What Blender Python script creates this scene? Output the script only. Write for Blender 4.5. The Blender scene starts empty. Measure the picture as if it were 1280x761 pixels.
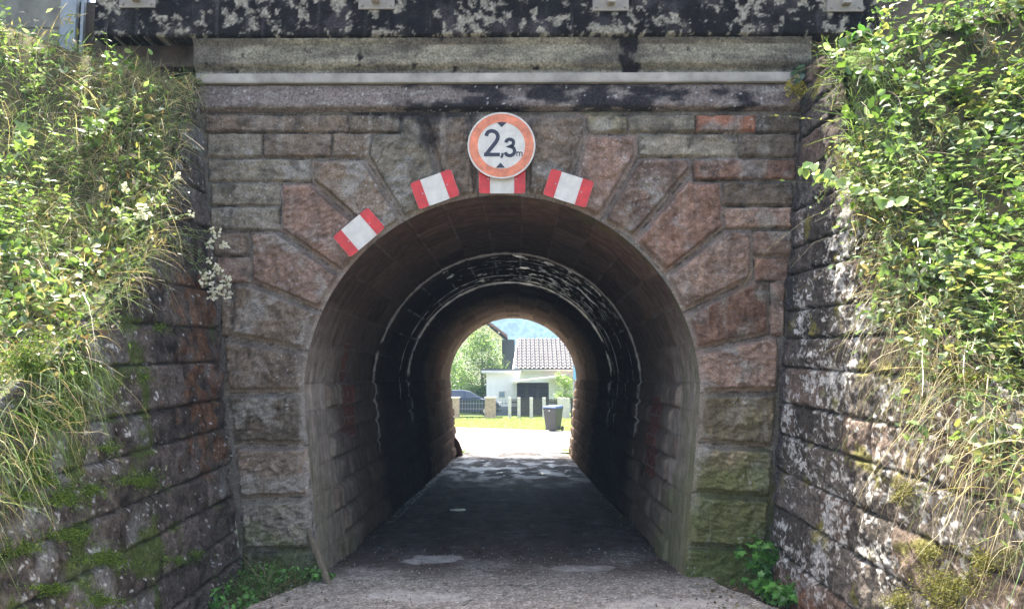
import bpy, math, random
import numpy as np

# ---------------------------------------------------------------- camera, light, exposure
SC = bpy.context.scene
COL = SC.collection
F = 1000.0
PITCH = math.atan(90.5 / F); YAW = math.atan(8 / F)
CAM = np.array([0.136, -7.14, 1.72])
FW = np.array([-math.sin(YAW) * math.cos(PITCH), math.cos(YAW) * math.cos(PITCH), math.sin(PITCH)])
RT = np.array([math.cos(YAW), math.sin(YAW), 0.0]); UP = np.cross(RT, FW)
cd = bpy.data.cameras.new('camera'); cam = bpy.data.objects.new('camera', cd); COL.objects.link(cam)
cd.sensor_width = 36; cd.lens = 36 * F / 1280; cd.clip_start = 0.05; cd.clip_end = 5000
cam.location = CAM.tolist(); cam.rotation_euler = (math.pi / 2 + PITCH, 0, YAW)
SC.camera = cam

SUN_EL = math.radians(68); SUN_AZ = math.radians(-24)       # azimuth from +Y towards +X
W = bpy.data.worlds.new('World'); SC.world = W; W.use_nodes = True
nt = W.node_tree; nt.nodes.clear()
sky = nt.nodes.new('ShaderNodeTexSky'); sky.sky_type = 'NISHITA'; sky.sun_disc = False
sky.dust_density = 7.0; sky.air_density = .8; sky.ozone_density = 0.0
sky.sun_elevation = SUN_EL; sky.sun_rotation = SUN_AZ
bg = nt.nodes.new('ShaderNodeBackground'); bg.inputs[1].default_value = 0.15
wo = nt.nodes.new('ShaderNodeOutputWorld')
nt.links.new(sky.outputs[0], bg.inputs[0]); nt.links.new(bg.outputs[0], wo.inputs[0])
sl = bpy.data.lights.new('sun', 'SUN'); sl.energy = 5.0; sl.angle = math.radians(0.5); sl.color = (1, .95, .87)
sun = bpy.data.objects.new('sun', sl); COL.objects.link(sun)
sdir = np.array([math.sin(SUN_AZ) * math.cos(SUN_EL), math.cos(SUN_AZ) * math.cos(SUN_EL), math.sin(SUN_EL)])
from mathutils import Vector, Matrix
sun.rotation_euler = Vector(sdir.tolist()).to_track_quat('Z', 'Y').to_euler()
SC.view_settings.view_transform = 'Standard'; SC.view_settings.look = 'None'
SC.view_settings.exposure = 2.6; SC.view_settings.gamma = 1.0
SC.view_settings.use_curve_mapping = False
SC.cycles.max_bounces = 10; SC.cycles.diffuse_bounces = 6; SC.cycles.glossy_bounces = 3
SC.cycles.transmission_bounces = 4; SC.cycles.transparent_max_bounces = 6
SC.cycles.sample_clamp_indirect = 8

# ---------------------------------------------------------------- helpers
rng = np.random.default_rng(7); random.seed(7)

def ray(x, y): return FW * F + RT * (x - 640) + UP * (380.5 - y)
def onY(x, y, Y=0.0):
    d = ray(x, y); return CAM + d * (Y - CAM[1]) / d[1]
def onX(x, y, X):
    d = ray(x, y); return CAM + d * (X - CAM[0]) / d[0]
def onZ(x, y, Z):
    d = ray(x, y); return CAM + d * (Z - CAM[2]) / d[2]

def smooth(a, b, x):
    t = np.clip((x - a) / (b - a), 0, 1); return t * t * (3 - 2 * t)
def lerp(a, b, t): return a + (b - a) * t
def _h(ix, iy, s):
    n = (ix.astype(np.int64) * 374761393 + iy.astype(np.int64) * 668265263 + s * 2147483647 + 1013) & 0xffffffff
    n = ((n ^ (n >> 13)) * 1274126177) & 0xffffffff
    n = ((n ^ (n >> 16)) * 2246822519) & 0xffffffff
    return ((n ^ (n >> 15)) & 0xffffff) / float(0xffffff)
def perlin(x, y, s=0):
    ix = np.floor(x); iy = np.floor(y); fx = x - ix; fy = y - iy
    ux = fx * fx * fx * (fx * (fx * 6 - 15) + 10); uy = fy * fy * fy * (fy * (fy * 6 - 15) + 10)
    def g(a, b):
        t = _h(ix + a, iy + b, s) * 2 * math.pi
        return np.cos(t) * (fx - a) + np.sin(t) * (fy - b)
    return (lerp(lerp(g(0, 0), g(1, 0), ux), lerp(g(0, 1), g(1, 1), ux), uy)) * 1.5
def fbm(x, y, o=4, s=0, gain=.5):
    r = 0; a = 1.0; t = 0
    for k in range(o):
        r = r + a * perlin(x * 2 ** k + 17.3 * k, y * 2 ** k - 9.1 * k, s + k * 31); t += a; a *= gain
    return r / t
def cells(x, y, s=0):
    ix = np.floor(x); iy = np.floor(y); best = np.full(np.shape(x), 9.0); idv = np.zeros(np.shape(x))
    for a in (-1, 0, 1):
        for b in (-1, 0, 1):
            cx = ix + a + _h(ix + a, iy + b, s); cy = iy + b + _h(ix + a, iy + b, s + 5)
            d = (x - cx) ** 2 + (y - cy) ** 2; m = d < best
            best = np.where(m, d, best); idv = np.where(m, _h(ix + a, iy + b, s + 9), idv)
    return np.sqrt(best), idv
def sdpoly(px, py, poly):
    """signed distance, positive inside"""
    d = np.full(px.shape, 1e9); ins = np.zeros(px.shape, bool); n = len(poly)
    for i in range(n):
        ax, ay = poly[i]; bx, by = poly[(i + 1) % n]
        ex, ey = bx - ax, by - ay; wx, wy = px - ax, py - ay
        t = np.clip((wx * ex + wy * ey) / (ex * ex + ey * ey + 1e-12), 0, 1)
        d = np.minimum(d, (wx - ex * t) ** 2 + (wy - ey * t) ** 2)
        if abs(by - ay) > 1e-12:
            ins ^= ((ay > py) != (by > py)) & (px < (bx - ax) * (py - ay) / (by - ay) + ax)
    d = np.sqrt(d); return np.where(ins, d, -d)

def tag(o, label=None, cat=None, group=None, kind=None):
    if label: o['label'] = label
    if cat: o['category'] = cat
    if group: o['group'] = group
    if kind: o['kind'] = kind
    return o
def empty(name, loc=(0, 0, 0), rz=0.0):
    o = bpy.data.objects.new(name, None); COL.objects.link(o); o.location = loc
    o.rotation_euler = (0, 0, rz); o.empty_display_size = .1; return o

def raw_mesh(name, V, loops, starts, totals, mat, parent=None, col=None, smoothf=True):
    me = bpy.data.meshes.new(name)
    V = np.ascontiguousarray(V, dtype=np.float32)
    me.vertices.add(len(V)); me.vertices.foreach_set('co', V.ravel())
    me.loops.add(len(loops)); me.loops.foreach_set('vertex_index', np.asarray(loops, np.int32))
    me.polygons.add(len(starts)); me.polygons.foreach_set('loop_start', np.asarray(starts, np.int32))
    me.polygons.foreach_set('loop_total', np.asarray(totals, np.int32))
    me.polygons.foreach_set('use_smooth', np.full(len(starts), smoothf))
    me.update(calc_edges=True)
    if col is not None:
        a = me.color_attributes.new('Col', 'FLOAT_COLOR', 'POINT')
        a.data.foreach_set('color', np.ascontiguousarray(col, dtype=np.float32).ravel())
    me.validate()
    me.materials.append(mat)
    o = bpy.data.objects.new(name, me); COL.objects.link(o)
    if parent is not None: o.parent = parent
    return o
def grid_mesh(name, P, mat, parent=None, col=None, fmask=None, flip=False):
    nv, nu = P.shape[:2]
    idx = np.arange(nv * nu).reshape(nv, nu)
    q = np.stack([idx[:-1, :-1], idx[:-1, 1:], idx[1:, 1:], idx[1:, :-1]], -1).reshape(-1, 4)
    if flip: q = q[:, ::-1]
    if fmask is not None: q = q[fmask.reshape(-1)]
    used = np.unique(q); re = np.zeros(nv * nu, np.int64); re[used] = np.arange(len(used))
    q = re[q]; n = len(q)
    return raw_mesh(name, P.reshape(-1, 3)[used], q.ravel(), np.arange(n) * 4, np.full(n, 4), mat, parent,
                    None if col is None else col.reshape(-1, 4)[used])

class MB:
    """collects simple solids and builds them as ONE mesh"""
    def __init__(s): s.V = []; s.Fc = []
    def add(s, vs, fs):
        b = len(s.V); s.V += [tuple(map(float, v)) for v in vs]; s.Fc += [tuple(b + i for i in f) for f in fs]; return s
    def box(s, x0, x1, y0, y1, z0, z1):
        return s.add([(x0, y0, z0), (x1, y0, z0), (x1, y1, z0), (x0, y1, z0), (x0, y0, z1), (x1, y0, z1), (x1, y1, z1), (x0, y1, z1)],
                     [(0, 3, 2, 1), (4, 5, 6, 7), (0, 1, 5, 4), (1, 2, 6, 5), (2, 3, 7, 6), (3, 0, 4, 7)])
    def prism(s, pts, d):
        """pts: 3D polygon, d: extrusion vector"""
        n = len(pts); p = [np.array(q, float) for q in pts]; d = np.array(d, float)
        return s.add(p + [q + d for q in p], [tuple(range(n))[::-1], tuple(range(n, 2 * n))] +
                     [(i, (i + 1) % n, n + (i + 1) % n, n + i) for i in range(n)])
    def tube(s, path, r, n=8, cap=True):
        path = [np.array(p, float) for p in path]; rs = r if hasattr(r, '__len__') else [r] * len(path)
        b = len(s.V); vs = []
        for i, p in enumerate(path):
            t = path[min(i + 1, len(path) - 1)] - path[max(i - 1, 0)]; t /= np.linalg.norm(t) + 1e-9
            a = np.cross(t, (0, 0, 1) if abs(t[2]) < .9 else (1, 0, 0)); a /= np.linalg.norm(a); c = np.cross(t, a)
            for k in range(n):
                w = 2 * math.pi * k / n; vs.append(p + rs[i] * (a * math.cos(w) + c * math.sin(w)))
        fs = []
        for i in range(len(path) - 1):
            for k in range(n):
                fs.append((i * n + k, i * n + (k + 1) % n, (i + 1) * n + (k + 1) % n, (i + 1) * n + k))
        if cap: fs += [tuple(range(n))[::-1], tuple(range((len(path) - 1) * n, len(path) * n))]
        return s.add(vs, fs)
    def build(s, name, mat, parent=None, bevel=0.0, sm=False):
        me = bpy.data.meshes.new(name); me.from_pydata(s.V, [], s.Fc); me.validate(); me.materials.append(mat)
        if sm: me.polygons.foreach_set('use_smooth', [True] * len(me.polygons))
        o = bpy.data.objects.new(name, me); COL.objects.link(o)
        if parent is not None: o.parent = parent
        if bevel:
            m = o.modifiers.new('bevel', 'BEVEL'); m.width = bevel; m.segments = 2; m.limit_method = 'ANGLE'
        return o

# ---------------------------------------------------------------- materials
def base_mat(name):
    m = bpy.data.materials.new(name); m.use_nodes = True; n = m.node_tree.nodes
    return m, m.node_tree, n['Principled BSDF'], n['Material Output']
def N(t, typ, **k):
    n = t.nodes.new(typ)
    for a, b in k.items():
        if a.startswith('i_'): n.inputs[int(a[2:])].default_value = b
        else: setattr(n, a, b)
    return n
def noise(t, scale, detail=5, rough=.6, vec=None):
    n = N(t, 'ShaderNodeTexNoise'); n.inputs['Scale'].default_value = scale
    n.inputs['Detail'].default_value = detail; n.inputs['Roughness'].default_value = rough
    if vec is None:
        g = next((q for q in t.nodes if q.type == 'TEX_COORD'), None) or N(t, 'ShaderNodeTexCoord')
        vec = g.outputs['Object']
    t.links.new(vec, n.inputs['Vector']); return n
def mul_color(t, ca, fac_out, lo, hi):
    mr = N(t, 'ShaderNodeMapRange'); t.links.new(fac_out, mr.inputs[0])
    mr.inputs[1].default_value = .3; mr.inputs[2].default_value = .7; mr.inputs[3].default_value = lo; mr.inputs[4].default_value = hi
    mx = N(t, 'ShaderNodeMix', data_type='RGBA', blend_type='MULTIPLY'); mx.inputs[0].default_value = 1
    t.links.new(ca, mx.inputs[6]); t.links.new(mr.outputs[0], mx.inputs[7]); return mx.outputs[2]
def attr_mat(name, scale=60, var=(.78, 1.22), bump=.25, dist=.01, rough=None, scale2=9, spec=.05, mott=.12):
    """base colour from the mesh's own 'Col' attribute, roughness in its alpha, fine grain from noise"""
    m, t, p, o = base_mat(name)
    at = N(t, 'ShaderNodeAttribute', attribute_name='Col')
    n1 = noise(t, scale, 6, .65); n2 = noise(t, scale2, 4, .6)
    c = mul_color(t, at.outputs['Color'], n1.outputs['Fac'], *var)
    c = mul_color(t, c, n2.outputs['Fac'], 1 - mott, 1 + mott)
    t.links.new(c, p.inputs['Base Color'])
    if rough is None:
        t.links.new(at.outputs['Alpha'], p.inputs['Roughness'])
        mr = N(t, 'ShaderNodeMapRange'); t.links.new(at.outputs['Alpha'], mr.inputs[0])      # wet, smooth places reflect, dry rough ones do not
        mr.inputs[1].default_value = .3; mr.inputs[2].default_value = .65; mr.inputs[3].default_value = .6; mr.inputs[4].default_value = spec
    else: p.inputs['Roughness'].default_value = rough
    p.inputs['Specular IOR Level'].default_value = spec
    if rough is None: t.links.new(mr.outputs[0], p.inputs['Specular IOR Level'])
    b = N(t, 'ShaderNodeBump'); b.inputs['Strength'].default_value = bump; b.inputs['Distance'].default_value = dist
    t.links.new(n1.outputs['Fac'], b.inputs['Height']); t.links.new(b.outputs[0], p.inputs['Normal'])
    return m
def plain(name, col, rough=.6, metal=0.0, scale=20, var=(.85, 1.15), bump=0.05, dist=.004, spec=.5):
    m, t, p, o = base_mat(name)
    rgb = N(t, 'ShaderNodeRGB'); rgb.outputs[0].default_value = (*col, 1)
    n1 = noise(t, scale, 5, .6)
    t.links.new(mul_color(t, rgb.outputs[0], n1.outputs['Fac'], *var), p.inputs['Base Color'])
    p.inputs['Roughness'].default_value = rough; p.inputs['Metallic'].default_value = metal
    p.inputs['Specular IOR Level'].default_value = spec
    if bump:
        b = N(t, 'ShaderNodeBump'); b.inputs['Strength'].default_value = bump; b.inputs['Distance'].default_value = dist
        t.links.new(n1.outputs['Fac'], b.inputs['Height']); t.links.new(b.outputs[0], p.inputs['Normal'])
    return m
def leaf_mat(name, transl=.45, rough=.45, spec=.35):
    m, t, p, o = base_mat(name)
    at = N(t, 'ShaderNodeAttribute', attribute_name='Col')
    t.links.new(at.outputs['Color'], p.inputs['Base Color']); p.inputs['Roughness'].default_value = rough
    p.inputs['Specular IOR Level'].default_value = spec
    tr = N(t, 'ShaderNodeBsdfTranslucent')
    mm = N(t, 'ShaderNodeMix', data_type='RGBA', blend_type='MULTIPLY'); mm.inputs[0].default_value = 1
    mm.inputs[7].default_value = (1.35, 1.38, .82, 1)
    t.links.new(at.outputs['Color'], mm.inputs[6]); t.links.new(mm.outputs[2], tr.inputs['Color'])
    ms = N(t, 'ShaderNodeMixShader'); ms.inputs[0].default_value = transl
    t.links.new(p.outputs[0], ms.inputs[1]); t.links.new(tr.outputs[0], ms.inputs[2])
    t.links.new(ms.outputs[0], o.inputs['Surface']); return m

M_STONE = attr_mat('sandstone', 70, (.52, 1.48), .8, .018, scale2=17, mott=.22)
M_WING = attr_mat('weathered_wall_stone', 50, (.42, 1.58), .7, .02, scale2=16, mott=.3)
M_TUN = attr_mat('tunnel_stone', 55, (.75, 1.25), .4, .012, spec=.0)
M_SLAB = attr_mat("stained_concrete", 45, (.45, 1.55), .7, .012, scale2=15, mott=.25)
M_GROUND = attr_mat('ground_gravel', 75, (.55, 1.45), .8, .016, scale2=10, mott=.25, spec=.08)
M_FAR = attr_mat('far_ground', 12, (.85, 1.15), .2, .02)
M_LEAF = leaf_mat('leaf', .42, .36, .5)
M_GRASS = leaf_mat('grass_blade', .35, .55, .25)
M_MOSS = attr_mat('moss', 90, (.6, 1.4), .6, .015, rough=.95)

# ================================================================ the railway underpass bridge
AX, AZ, AR = -0.013, 1.60, 1.757            # arch centre and radius
FAR = 14.9
def half_w(z):                              # half width of the opening at height z
    z = np.asarray(z, float)
    up = np.sqrt(np.maximum(AR ** 2 - np.clip(z - AZ, 0, AR) ** 2, 0))
    return np.where(z > AZ, up, AR - 0.105 * (AZ - z))
def opening_sd(x, z):                       # >0 inside the opening
    r = AR - np.hypot(x - AX, np.maximum(z - AZ, 0) if False else z - AZ)
    j = half_w(z) - np.abs(x - AX)
    return np.where(z > AZ, r, j)

RB = (.180, .118, .098); RP = (.205, .145, .125); GB = (.155, .130, .112); GR = (.170, .162, .142); DG = (.115, .102, .088); OC = (.19, .175, .125); PK = (.190, .142, .125)
# voussoirs traced in photo pixels: polygon, colour, chisel angle
VOUS = [
 ([(300,623),(388,621),(394,686),(303,688)], GR, .1), ([(293,556),(386,556),(388,621),(300,623)], GB, .2),
 ([(284,491),(381,491),(386,556),(292,556)], DG, .3),
 ([(279,421),(386,439),(381,491),(284,491)], GB, .9), ([(291,354),(313,353),(404,390),(386,439),(289,421)], GB, .6),
 ([(312,289),(350,289),(432,346),(404,390),(313,353)], PK, .7), ([(352,229),(390,228),(470,299),(432,346),(350,289)], RP, .5),
 ([(388,200),(458,199),(507,279),(470,299),(390,228)], GB, .9), ([(465,168),(500,166),(501,144),(528,144),(559,255),(506,279),(458,199)], GR, 1.0),
 ([(528,144),(588,144),(599,249),(559,255)], GB, 1.2), ([(588,144),(659,144),(657,243),(599,249)], GB, 1.3),
 ([(659,144),(734,144),(733,168),(704,257),(657,243)], GB, 1.2), ([(733,168),(795,168),(797,197),(750,276),(704,257)], RP, 2.2),
 ([(797,197),(863,197),(866,212),(792,300),(750,276)], PK, 2.0), ([(867,226),(903,227),(905,286),(831,344),(792,300),(866,212)], RB, 2.2),
 ([(905,286),(940,288),(941,349),(851,392),(831,344)], PK, 2.4), ([(941,349),(962,352),(962,418),(866,439),(851,392)], RB, 2.6),
 ([(962,418),(975,420),(972,489),(874,491),(866,439)], PK, 2.7), ([(874,491),(972,489),(967,560),(869,553)], (.19,.165,.12), 2.8),
 ([(869,553),(967,560),(963,621),(864,615)], (.21,.185,.13), 2.9), ([(864,615),(963,621),(958,686),(857,682)], (.17,.155,.105), 3.0),
]
ASH = [  # x0,x1,y0,y1 in px, colour
 (257,437,144,167,GB),(437,501,144,167,DG),
 (259,329,167,198,GR),(329,416,167,198,GB),(416,466,167,198,GB),
 (260,390,199,228,GR),(264,350,229,258,GR),(264,350,259,289,GR),(267,312,290,320,GB),(271,312,321,354,PK),(276,291,355,421,GB),
 (734,785,144,167,OC),(785,869,144,167,GR),(869,945,144,167,(.24,.125,.09)),(945,1000,144,167,DG),
 (797,923,168,197,GR),(923,995,168,197,DG),(866,995,199,226,RB),(903,992,228,258,GB),(905,990,259,286,PK),
 (940,990,288,320,PK),(942,986,321,352,RB),(962,981,353,420,PK),
 (303,396,688,760,(.07,.075,.045)),(857,956,686,760,(.12,.13,.07)),
]
bridge = empty('stone_railway_bridge', (0, 0, 0))
tag(bridge, 'sandstone railway bridge with round arched underpass and radiating voussoirs', 'bridge')

def build_facade():
    dx = .0112
    gx = np.arange(-2.98, 2.98, dx); gz = np.arange(-.35, 4.16, dx)
    X, Z = np.meshgrid(gx, gz)
    wx = X + .006 * fbm(X * 9, Z * 9, 3, 1); wz = Z + .006 * fbm(X * 9, Z * 9, 3, 2)
    D = np.full(X.shape, -1.0); L = np.full(X.shape, -1, int)
    stones = [([tuple(onY(*p)[[0, 2]]) for p in poly], c, a, 1) for poly, c, a in VOUS]
    for x0, x1, y0, y1, c in ASH:
        stones.append(([tuple(onY(*p)[[0, 2]]) for p in ((x0, y0), (x1, y0), (x1, y1), (x0, y1))], c, 0.0, 0))
    for i, (pl, c, a, k) in enumerate(stones):
        pa = np.array(pl); x0, z0 = pa.min(0) - .12; x1, z1 = pa.max(0) + .12
        m = (X > x0) & (X < x1) & (Z > z0) & (Z < z1)
        sd = sdpoly(wx[m], wz[m], pl)
        better = sd > D[m]; ii = np.where(m.ravel())[0][better]
        D.ravel()[ii] = sd[better]; L.ravel()[ii] = i
    so = -opening_sd(X, Z)                  # >0 in the wall
    H = np.zeros(X.shape); C = np.zeros(X.shape + (4,)); C[..., :3] = (.22, .20, .165); C[..., 3] = .9
    C[..., :3] *= (1 + .3 * fbm(X * 14, Z * 14, 4, 77))[..., None]
    for i, (pl, c, a, k) in enumerate(stones):
        m = (L == i) & (D > 0)
        if not m.any(): continue
        x, z, d = X[m], Z[m], D[m]; r = np.random.default_rng(100 + i)
        d2 = np.minimum(d, so[m] + (.0 if k else 1))       # margin along the arch edge too
        u = x * math.cos(a) + z * math.sin(a); v = -x * math.sin(a) + z * math.cos(a)
        if k: mw, mr, raise_, amp, ch = .036, .010, .070 + .014 * r.random(), .042, .013
        else: mw, mr, raise_, amp, ch = .006, .012, .030 + .018 * r.random(), .034, .005
        core = smooth(mw, mw + mr, d2 + .008 * fbm(x * 14, z * 14, 3, i + 40))
        rock = amp * fbm(x * 5 + i * 3.1, z * 7 + i, 6, i, .66) + ch * perlin(u * 16 + i, v * 42, 9) * (.4 + 1.2 * np.clip(.5 + fbm(x * 4, z * 4, 2, i + 3), 0, 1)) \
            - .6 * amp * np.abs(fbm(x * 9 + i, z * 9, 4, 8, .6))
        tilt = ((x - x.mean()) * r.normal(0, .02) + (z - z.mean()) * r.normal(.01, .025))
        h = core * (raise_ + rock + tilt)
        h += .002 * fbm(x * 25, z * 25, 3, 3)
        jt = smooth(.004, .011, d)
        H[m] = -.014 + (h + .014) * jt
        cc = np.array(c)[None, :] * (1.22, 1.14, .98) * np.clip(1 + .5 * fbm(x * 6 + i, z * 6, 4, i + 9) + .32 * fbm(u * 20, v * 34, 4, i + 19, .7) + .13 * r.normal(), .4, 2)[:, None]
        film = smooth(.02, .30, fbm(x * 3.2 + i * 1.7, z * 3.2, 5, 21))            # grey weathering film
        cc = lerp(cc, np.array((.29, .275, .24))[None], (film * (.65 if i % 3 else .3))[:, None])
        if k:  # margins are dressed smooth and a bit paler
            cc = lerp(cc, cc * .45 + np.array((.33, .285, .24)) * .5, ((1 - core) * .85)[:, None])
        gm = smooth(.02, .32, fbm(x * 5 + 3 * i, z * 6.5, 5, i + 300, .6) - .02)
        cc = lerp(cc, np.array((.065, .058, .05))[None], (gm * (.35 if k else .6))[:, None])
        cr = (1 - smooth(.001, .0055, np.abs(d - .003))) * smooth(-.15, .1, fbm(x * 7, z * 7, 3, 640))
        mort = (1 - smooth(.002, .010, d))[:, None]
        cc = lerp(cc, np.array((.33, .30, .255))[None] * (1 + .35 * fbm(x * 11, z * 11, 3, 5))[:, None], mort * .75)
        cc = lerp(cc, np.array((.045, .04, .034))[None], (cr * .8)[:, None])
        C[m, :3] = cc
    # stains with shapes of their own, and a darker strip along the wall top
    n = fbm(X * 2.2, Z * 2.2, 5, 50)
    blk = smooth(.15, .55, 1.25 - np.abs(X + .75) * 1.4 - (4.16 - Z) * 3.2 + n * 1.1) * .85
    blk = np.maximum(blk, smooth(.1, .6, .75 - (4.17 - Z) * 9 + n) * .6)  # darker along the top edge, below the string course
    C[..., :3] = lerp(C[..., :3], np.array((.028, .026, .026)), blk[..., None])
    grn = smooth(.2, .8, (1.15 - Z) * .8 + (X - 1.2) * .35 + fbm(X * 3, Z * 3, 4, 51) * .9) * (X > 0)
    grn = np.maximum(grn, smooth(.3, .9, (.62 - Z) * 1.7 + fbm(X * 4, Z * 4, 4, 52)) * .9)
    grn = np.maximum(grn, smooth(.5, .9, 1 - np.abs(X - 1.0) * 1.1 - (4.14 - Z) * 7 + fbm(X * 3, Z * 5, 3, 58)) * .6)
    C[..., :3] = lerp(C[..., :3], np.array((.105, .125, .038)), (grn * .7)[..., None])
    dr = smooth(.12, .4, fbm(X * 16, Z * 1.3, 4, 55)) * smooth(1.2, 3.8, Z + .6 * n) * .22
    C[..., :3] = lerp(C[..., :3], np.array((.06, .055, .05)), dr[..., None])
    dp = smooth(.25, .45, fbm(X * 12, Z * 1.1, 4, 56)) * .22
    C[..., :3] = lerp(C[..., :3], np.array((.36, .34, .29)), dp[..., None])
    lic, li = cells(X * 22, Z * 22, 3)
    sp = ((lic < .22 * li) & (li > .55) & (fbm(X * 2, Z * 2, 2, 60) > .12)) * .55
    C[..., :3] = lerp(C[..., :3], np.array((.42, .41, .38)), sp[..., None])
    wr = smooth(2.25, 2.5, np.abs(X) + .1 * Z * 0) * 0
    C[..., :3] = np.clip(C[..., :3], .01, .6)
    # fit the grid to the opening's edge
    edge = (so < 0) & (so > -dx * 1.5)
    rx, rz = X - AX, Z - AZ; rr = np.hypot(rx, rz) + 1e-9
    up = Z > AZ
    hw = half_w(Z)
    X2 = np.where(edge, np.where(up, AX + rx / rr * AR, AX + np.sign(rx) * hw), X)
    Z2 = np.where(edge & up, AZ + rz / rr * AR, Z)
    H = np.where(edge, np.minimum(H, 0), H)
    ch = smooth(.0, .018, so); H = np.where(so > 0, H * (.3 + .7 * ch) - .004 * (1 - ch), -.004)
    P = np.stack([X2, -H, Z2], -1)
    vin = so < -dx * 1.5
    fin = vin[:-1, :-1] | vin[1:, :-1] | vin[:-1, 1:] | vin[1:, 1:]
    Lf = L[:-1, :-1]
    grid_mesh('ashlar_wall', P, M_STONE, bridge, C, ~fin & ~((Lf >= 0) & (Lf < len(VOUS))))
    for i in range(len(VOUS)):
        grid_mesh('voussoir', P, M_STONE, bridge, C, ~fin & (Lf == i))
build_facade()

def profile_strip(name, prof, x0, x1, colf, mat, dx=.014, disp=.004, parent=bridge, joints=()):
    """prof: list of (y, z) from bottom to top, extruded along x with worn surface"""
    pts = []
    for (a, b) in zip(prof[:-1], prof[1:]):
        n = max(2, int(math.hypot(b[0] - a[0], b[1] - a[1]) / .012))
        for k in range(n): pts.append((lerp(a[0], b[0], k / n), lerp(a[1], b[1], k / n)))
    pts.append(prof[-1]); pts = np.array(pts)
    gx = np.arange(x0, x1, dx); s = np.arange(len(pts)) * .012
    Xg, S = np.meshgrid(gx, s)
    Y = np.repeat(pts[:, 0][:, None], len(gx), 1); Z = np.repeat(pts[:, 1][:, None], len(gx), 1)
    d = disp * (fbm(Xg * 5, S * 9, 5, 71) + .6 * fbm(Xg * 30, S * 30, 2, 72))
    for j in joints:
        g = np.exp(-((Xg - j + .006 * fbm(S * 20, Xg * 0, 2, 4)) / .008) ** 2); d = d - .012 * g
    P = np.stack([Xg, Y - d, Z + d * .4], -1)
    return grid_mesh(name, P, mat, parent, colf(Xg, Y, Z, S))

def col_course(X, Y, Z, S):
    C = np.zeros(X.shape + (4,)); C[..., 3] = .85
    c = np.array((.17, .145, .13)) * (1 + .4 * fbm(X * 3, S * 9, 5, 80))[..., None]
    c = lerp(c, np.array((.27, .26, .24)), smooth(.1, .4, fbm(X * 4, S * 16, 5, 81))[..., None] * .6)
    b = smooth(-.1, .25, fbm(X * 3, S * 7, 6, 82) + .45 * np.exp(-((X - .6) / 1.3) ** 2) - .28 - .5 * (X < -1.0) + .25 * np.clip((4.42 - Z) * 2, 0, .4))
    c = lerp(c, np.array((.018, .017, .02)), b[..., None] * .92)
    ce, ci = cells(X * 30, S * 30, 8)
    c = np.where(((ce < .25) & (ci > .93))[..., None], .34, c)
    C[..., :3] = c; return C
zc0, zc1, zc2, zc3, zc4 = 4.165, 4.375, 4.505, 4.575, 4.79
profile_strip('string_course', [(.02, zc0 - .03), (-.01, zc0 - .03), (-.075, zc0 - .005), (-.085, zc0 + .02), (-.085, zc1 - .02), (-.06, zc1 + .0), (-.03, zc1 + .01), (-.03, zc1 + .04), (.05, zc1 + .05)], -2.83, 2.78, col_course, M_SLAB, joints=(-1.86, -.95, .85))
def col_corn(X, Y, Z, S):
    C = np.zeros(X.shape + (4,)); C[..., 3] = .9
    c = np.array((.21, .195, .145)) * np.clip(1 + .9 * fbm(X * 2.2, S * 7, 6, 85, .62), .3, 2)[..., None]
    c = lerp(c, np.array((.085, .075, .062)), smooth(.0, .3, fbm(X * 1.3, S * 6, 5, 86) + .25 * (Z > zc4 - .05))[..., None] * .8)
    c = lerp(c, np.array((.02, .018, .018)), smooth(.25, .5, np.exp(-((X - 1.14) / .09) ** 2) * .75 + .9 * fbm(X * 8, S * 8, 5, 87))[..., None])
    C[..., :3] = c; return C
profile_strip('cornice', [(.05, zc1 + .05), (-.03, zc1 + .055), (-.03, zc2 + .01), (-.075, zc2 + .05), (-.085, zc3), (-.09, zc4 - .06), (-.12, zc4 - .015), (-.12, zc4), (0, zc4 + .002)], -2.83, 2.80, col_corn, M_SLAB, disp=.006, joints=(-.9, 1.1))
def col_slab(X, Y, Z, S):
    C = np.zeros(X.shape + (4,)); C[..., 3] = .85
    c = np.array((.013, .0115, .011)) * (1 + .5 * fbm(X * 4, Z * 4, 4, 90))[..., None]
    f1 = fbm(X * 2.0, Z * 2.0, 3, 91); f2 = fbm(X * 9, Z * 9, 5, 92, .65)
    p = smooth(.06, .20, f2 + .45 * f1 - .02)
    pale = np.array((.25, .235, .185)) * (1 + .8 * fbm(X * 25, Z * 25, 3, 93))[..., None]
    c = lerp(c, pale, (p * .9)[..., None])
    g = smooth(.0, .5, fbm(X * 3, Z * 3, 3, 94))
    c = lerp(c, np.array((.06, .055, .055)), (g * (1 - p) * .6)[..., None])
    dr = smooth(.2, .5, fbm(X * 14, Z * 1.2, 3, 95)) * .5
    c = lerp(c, np.array((.12, .115, .11)), (dr * (1 - p) * .5)[..., None])
    C[..., :3] = np.clip(c, .01, .6); return C
xs0 = onY(118, 30, -.16)[0]; xs1 = onY(1100, 30, -.16)[0]
profile_strip('bridge_deck_edge', [(.05, zc4 + .004), (-.13, zc4 + .004), (-.155, zc4 + .018), (-.16, zc4 + .06), (-.16, 5.26), (-.13, 5.29), (.3, 5.29)], xs0, xs1, col_slab, M_SLAB, disp=.005)
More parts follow.
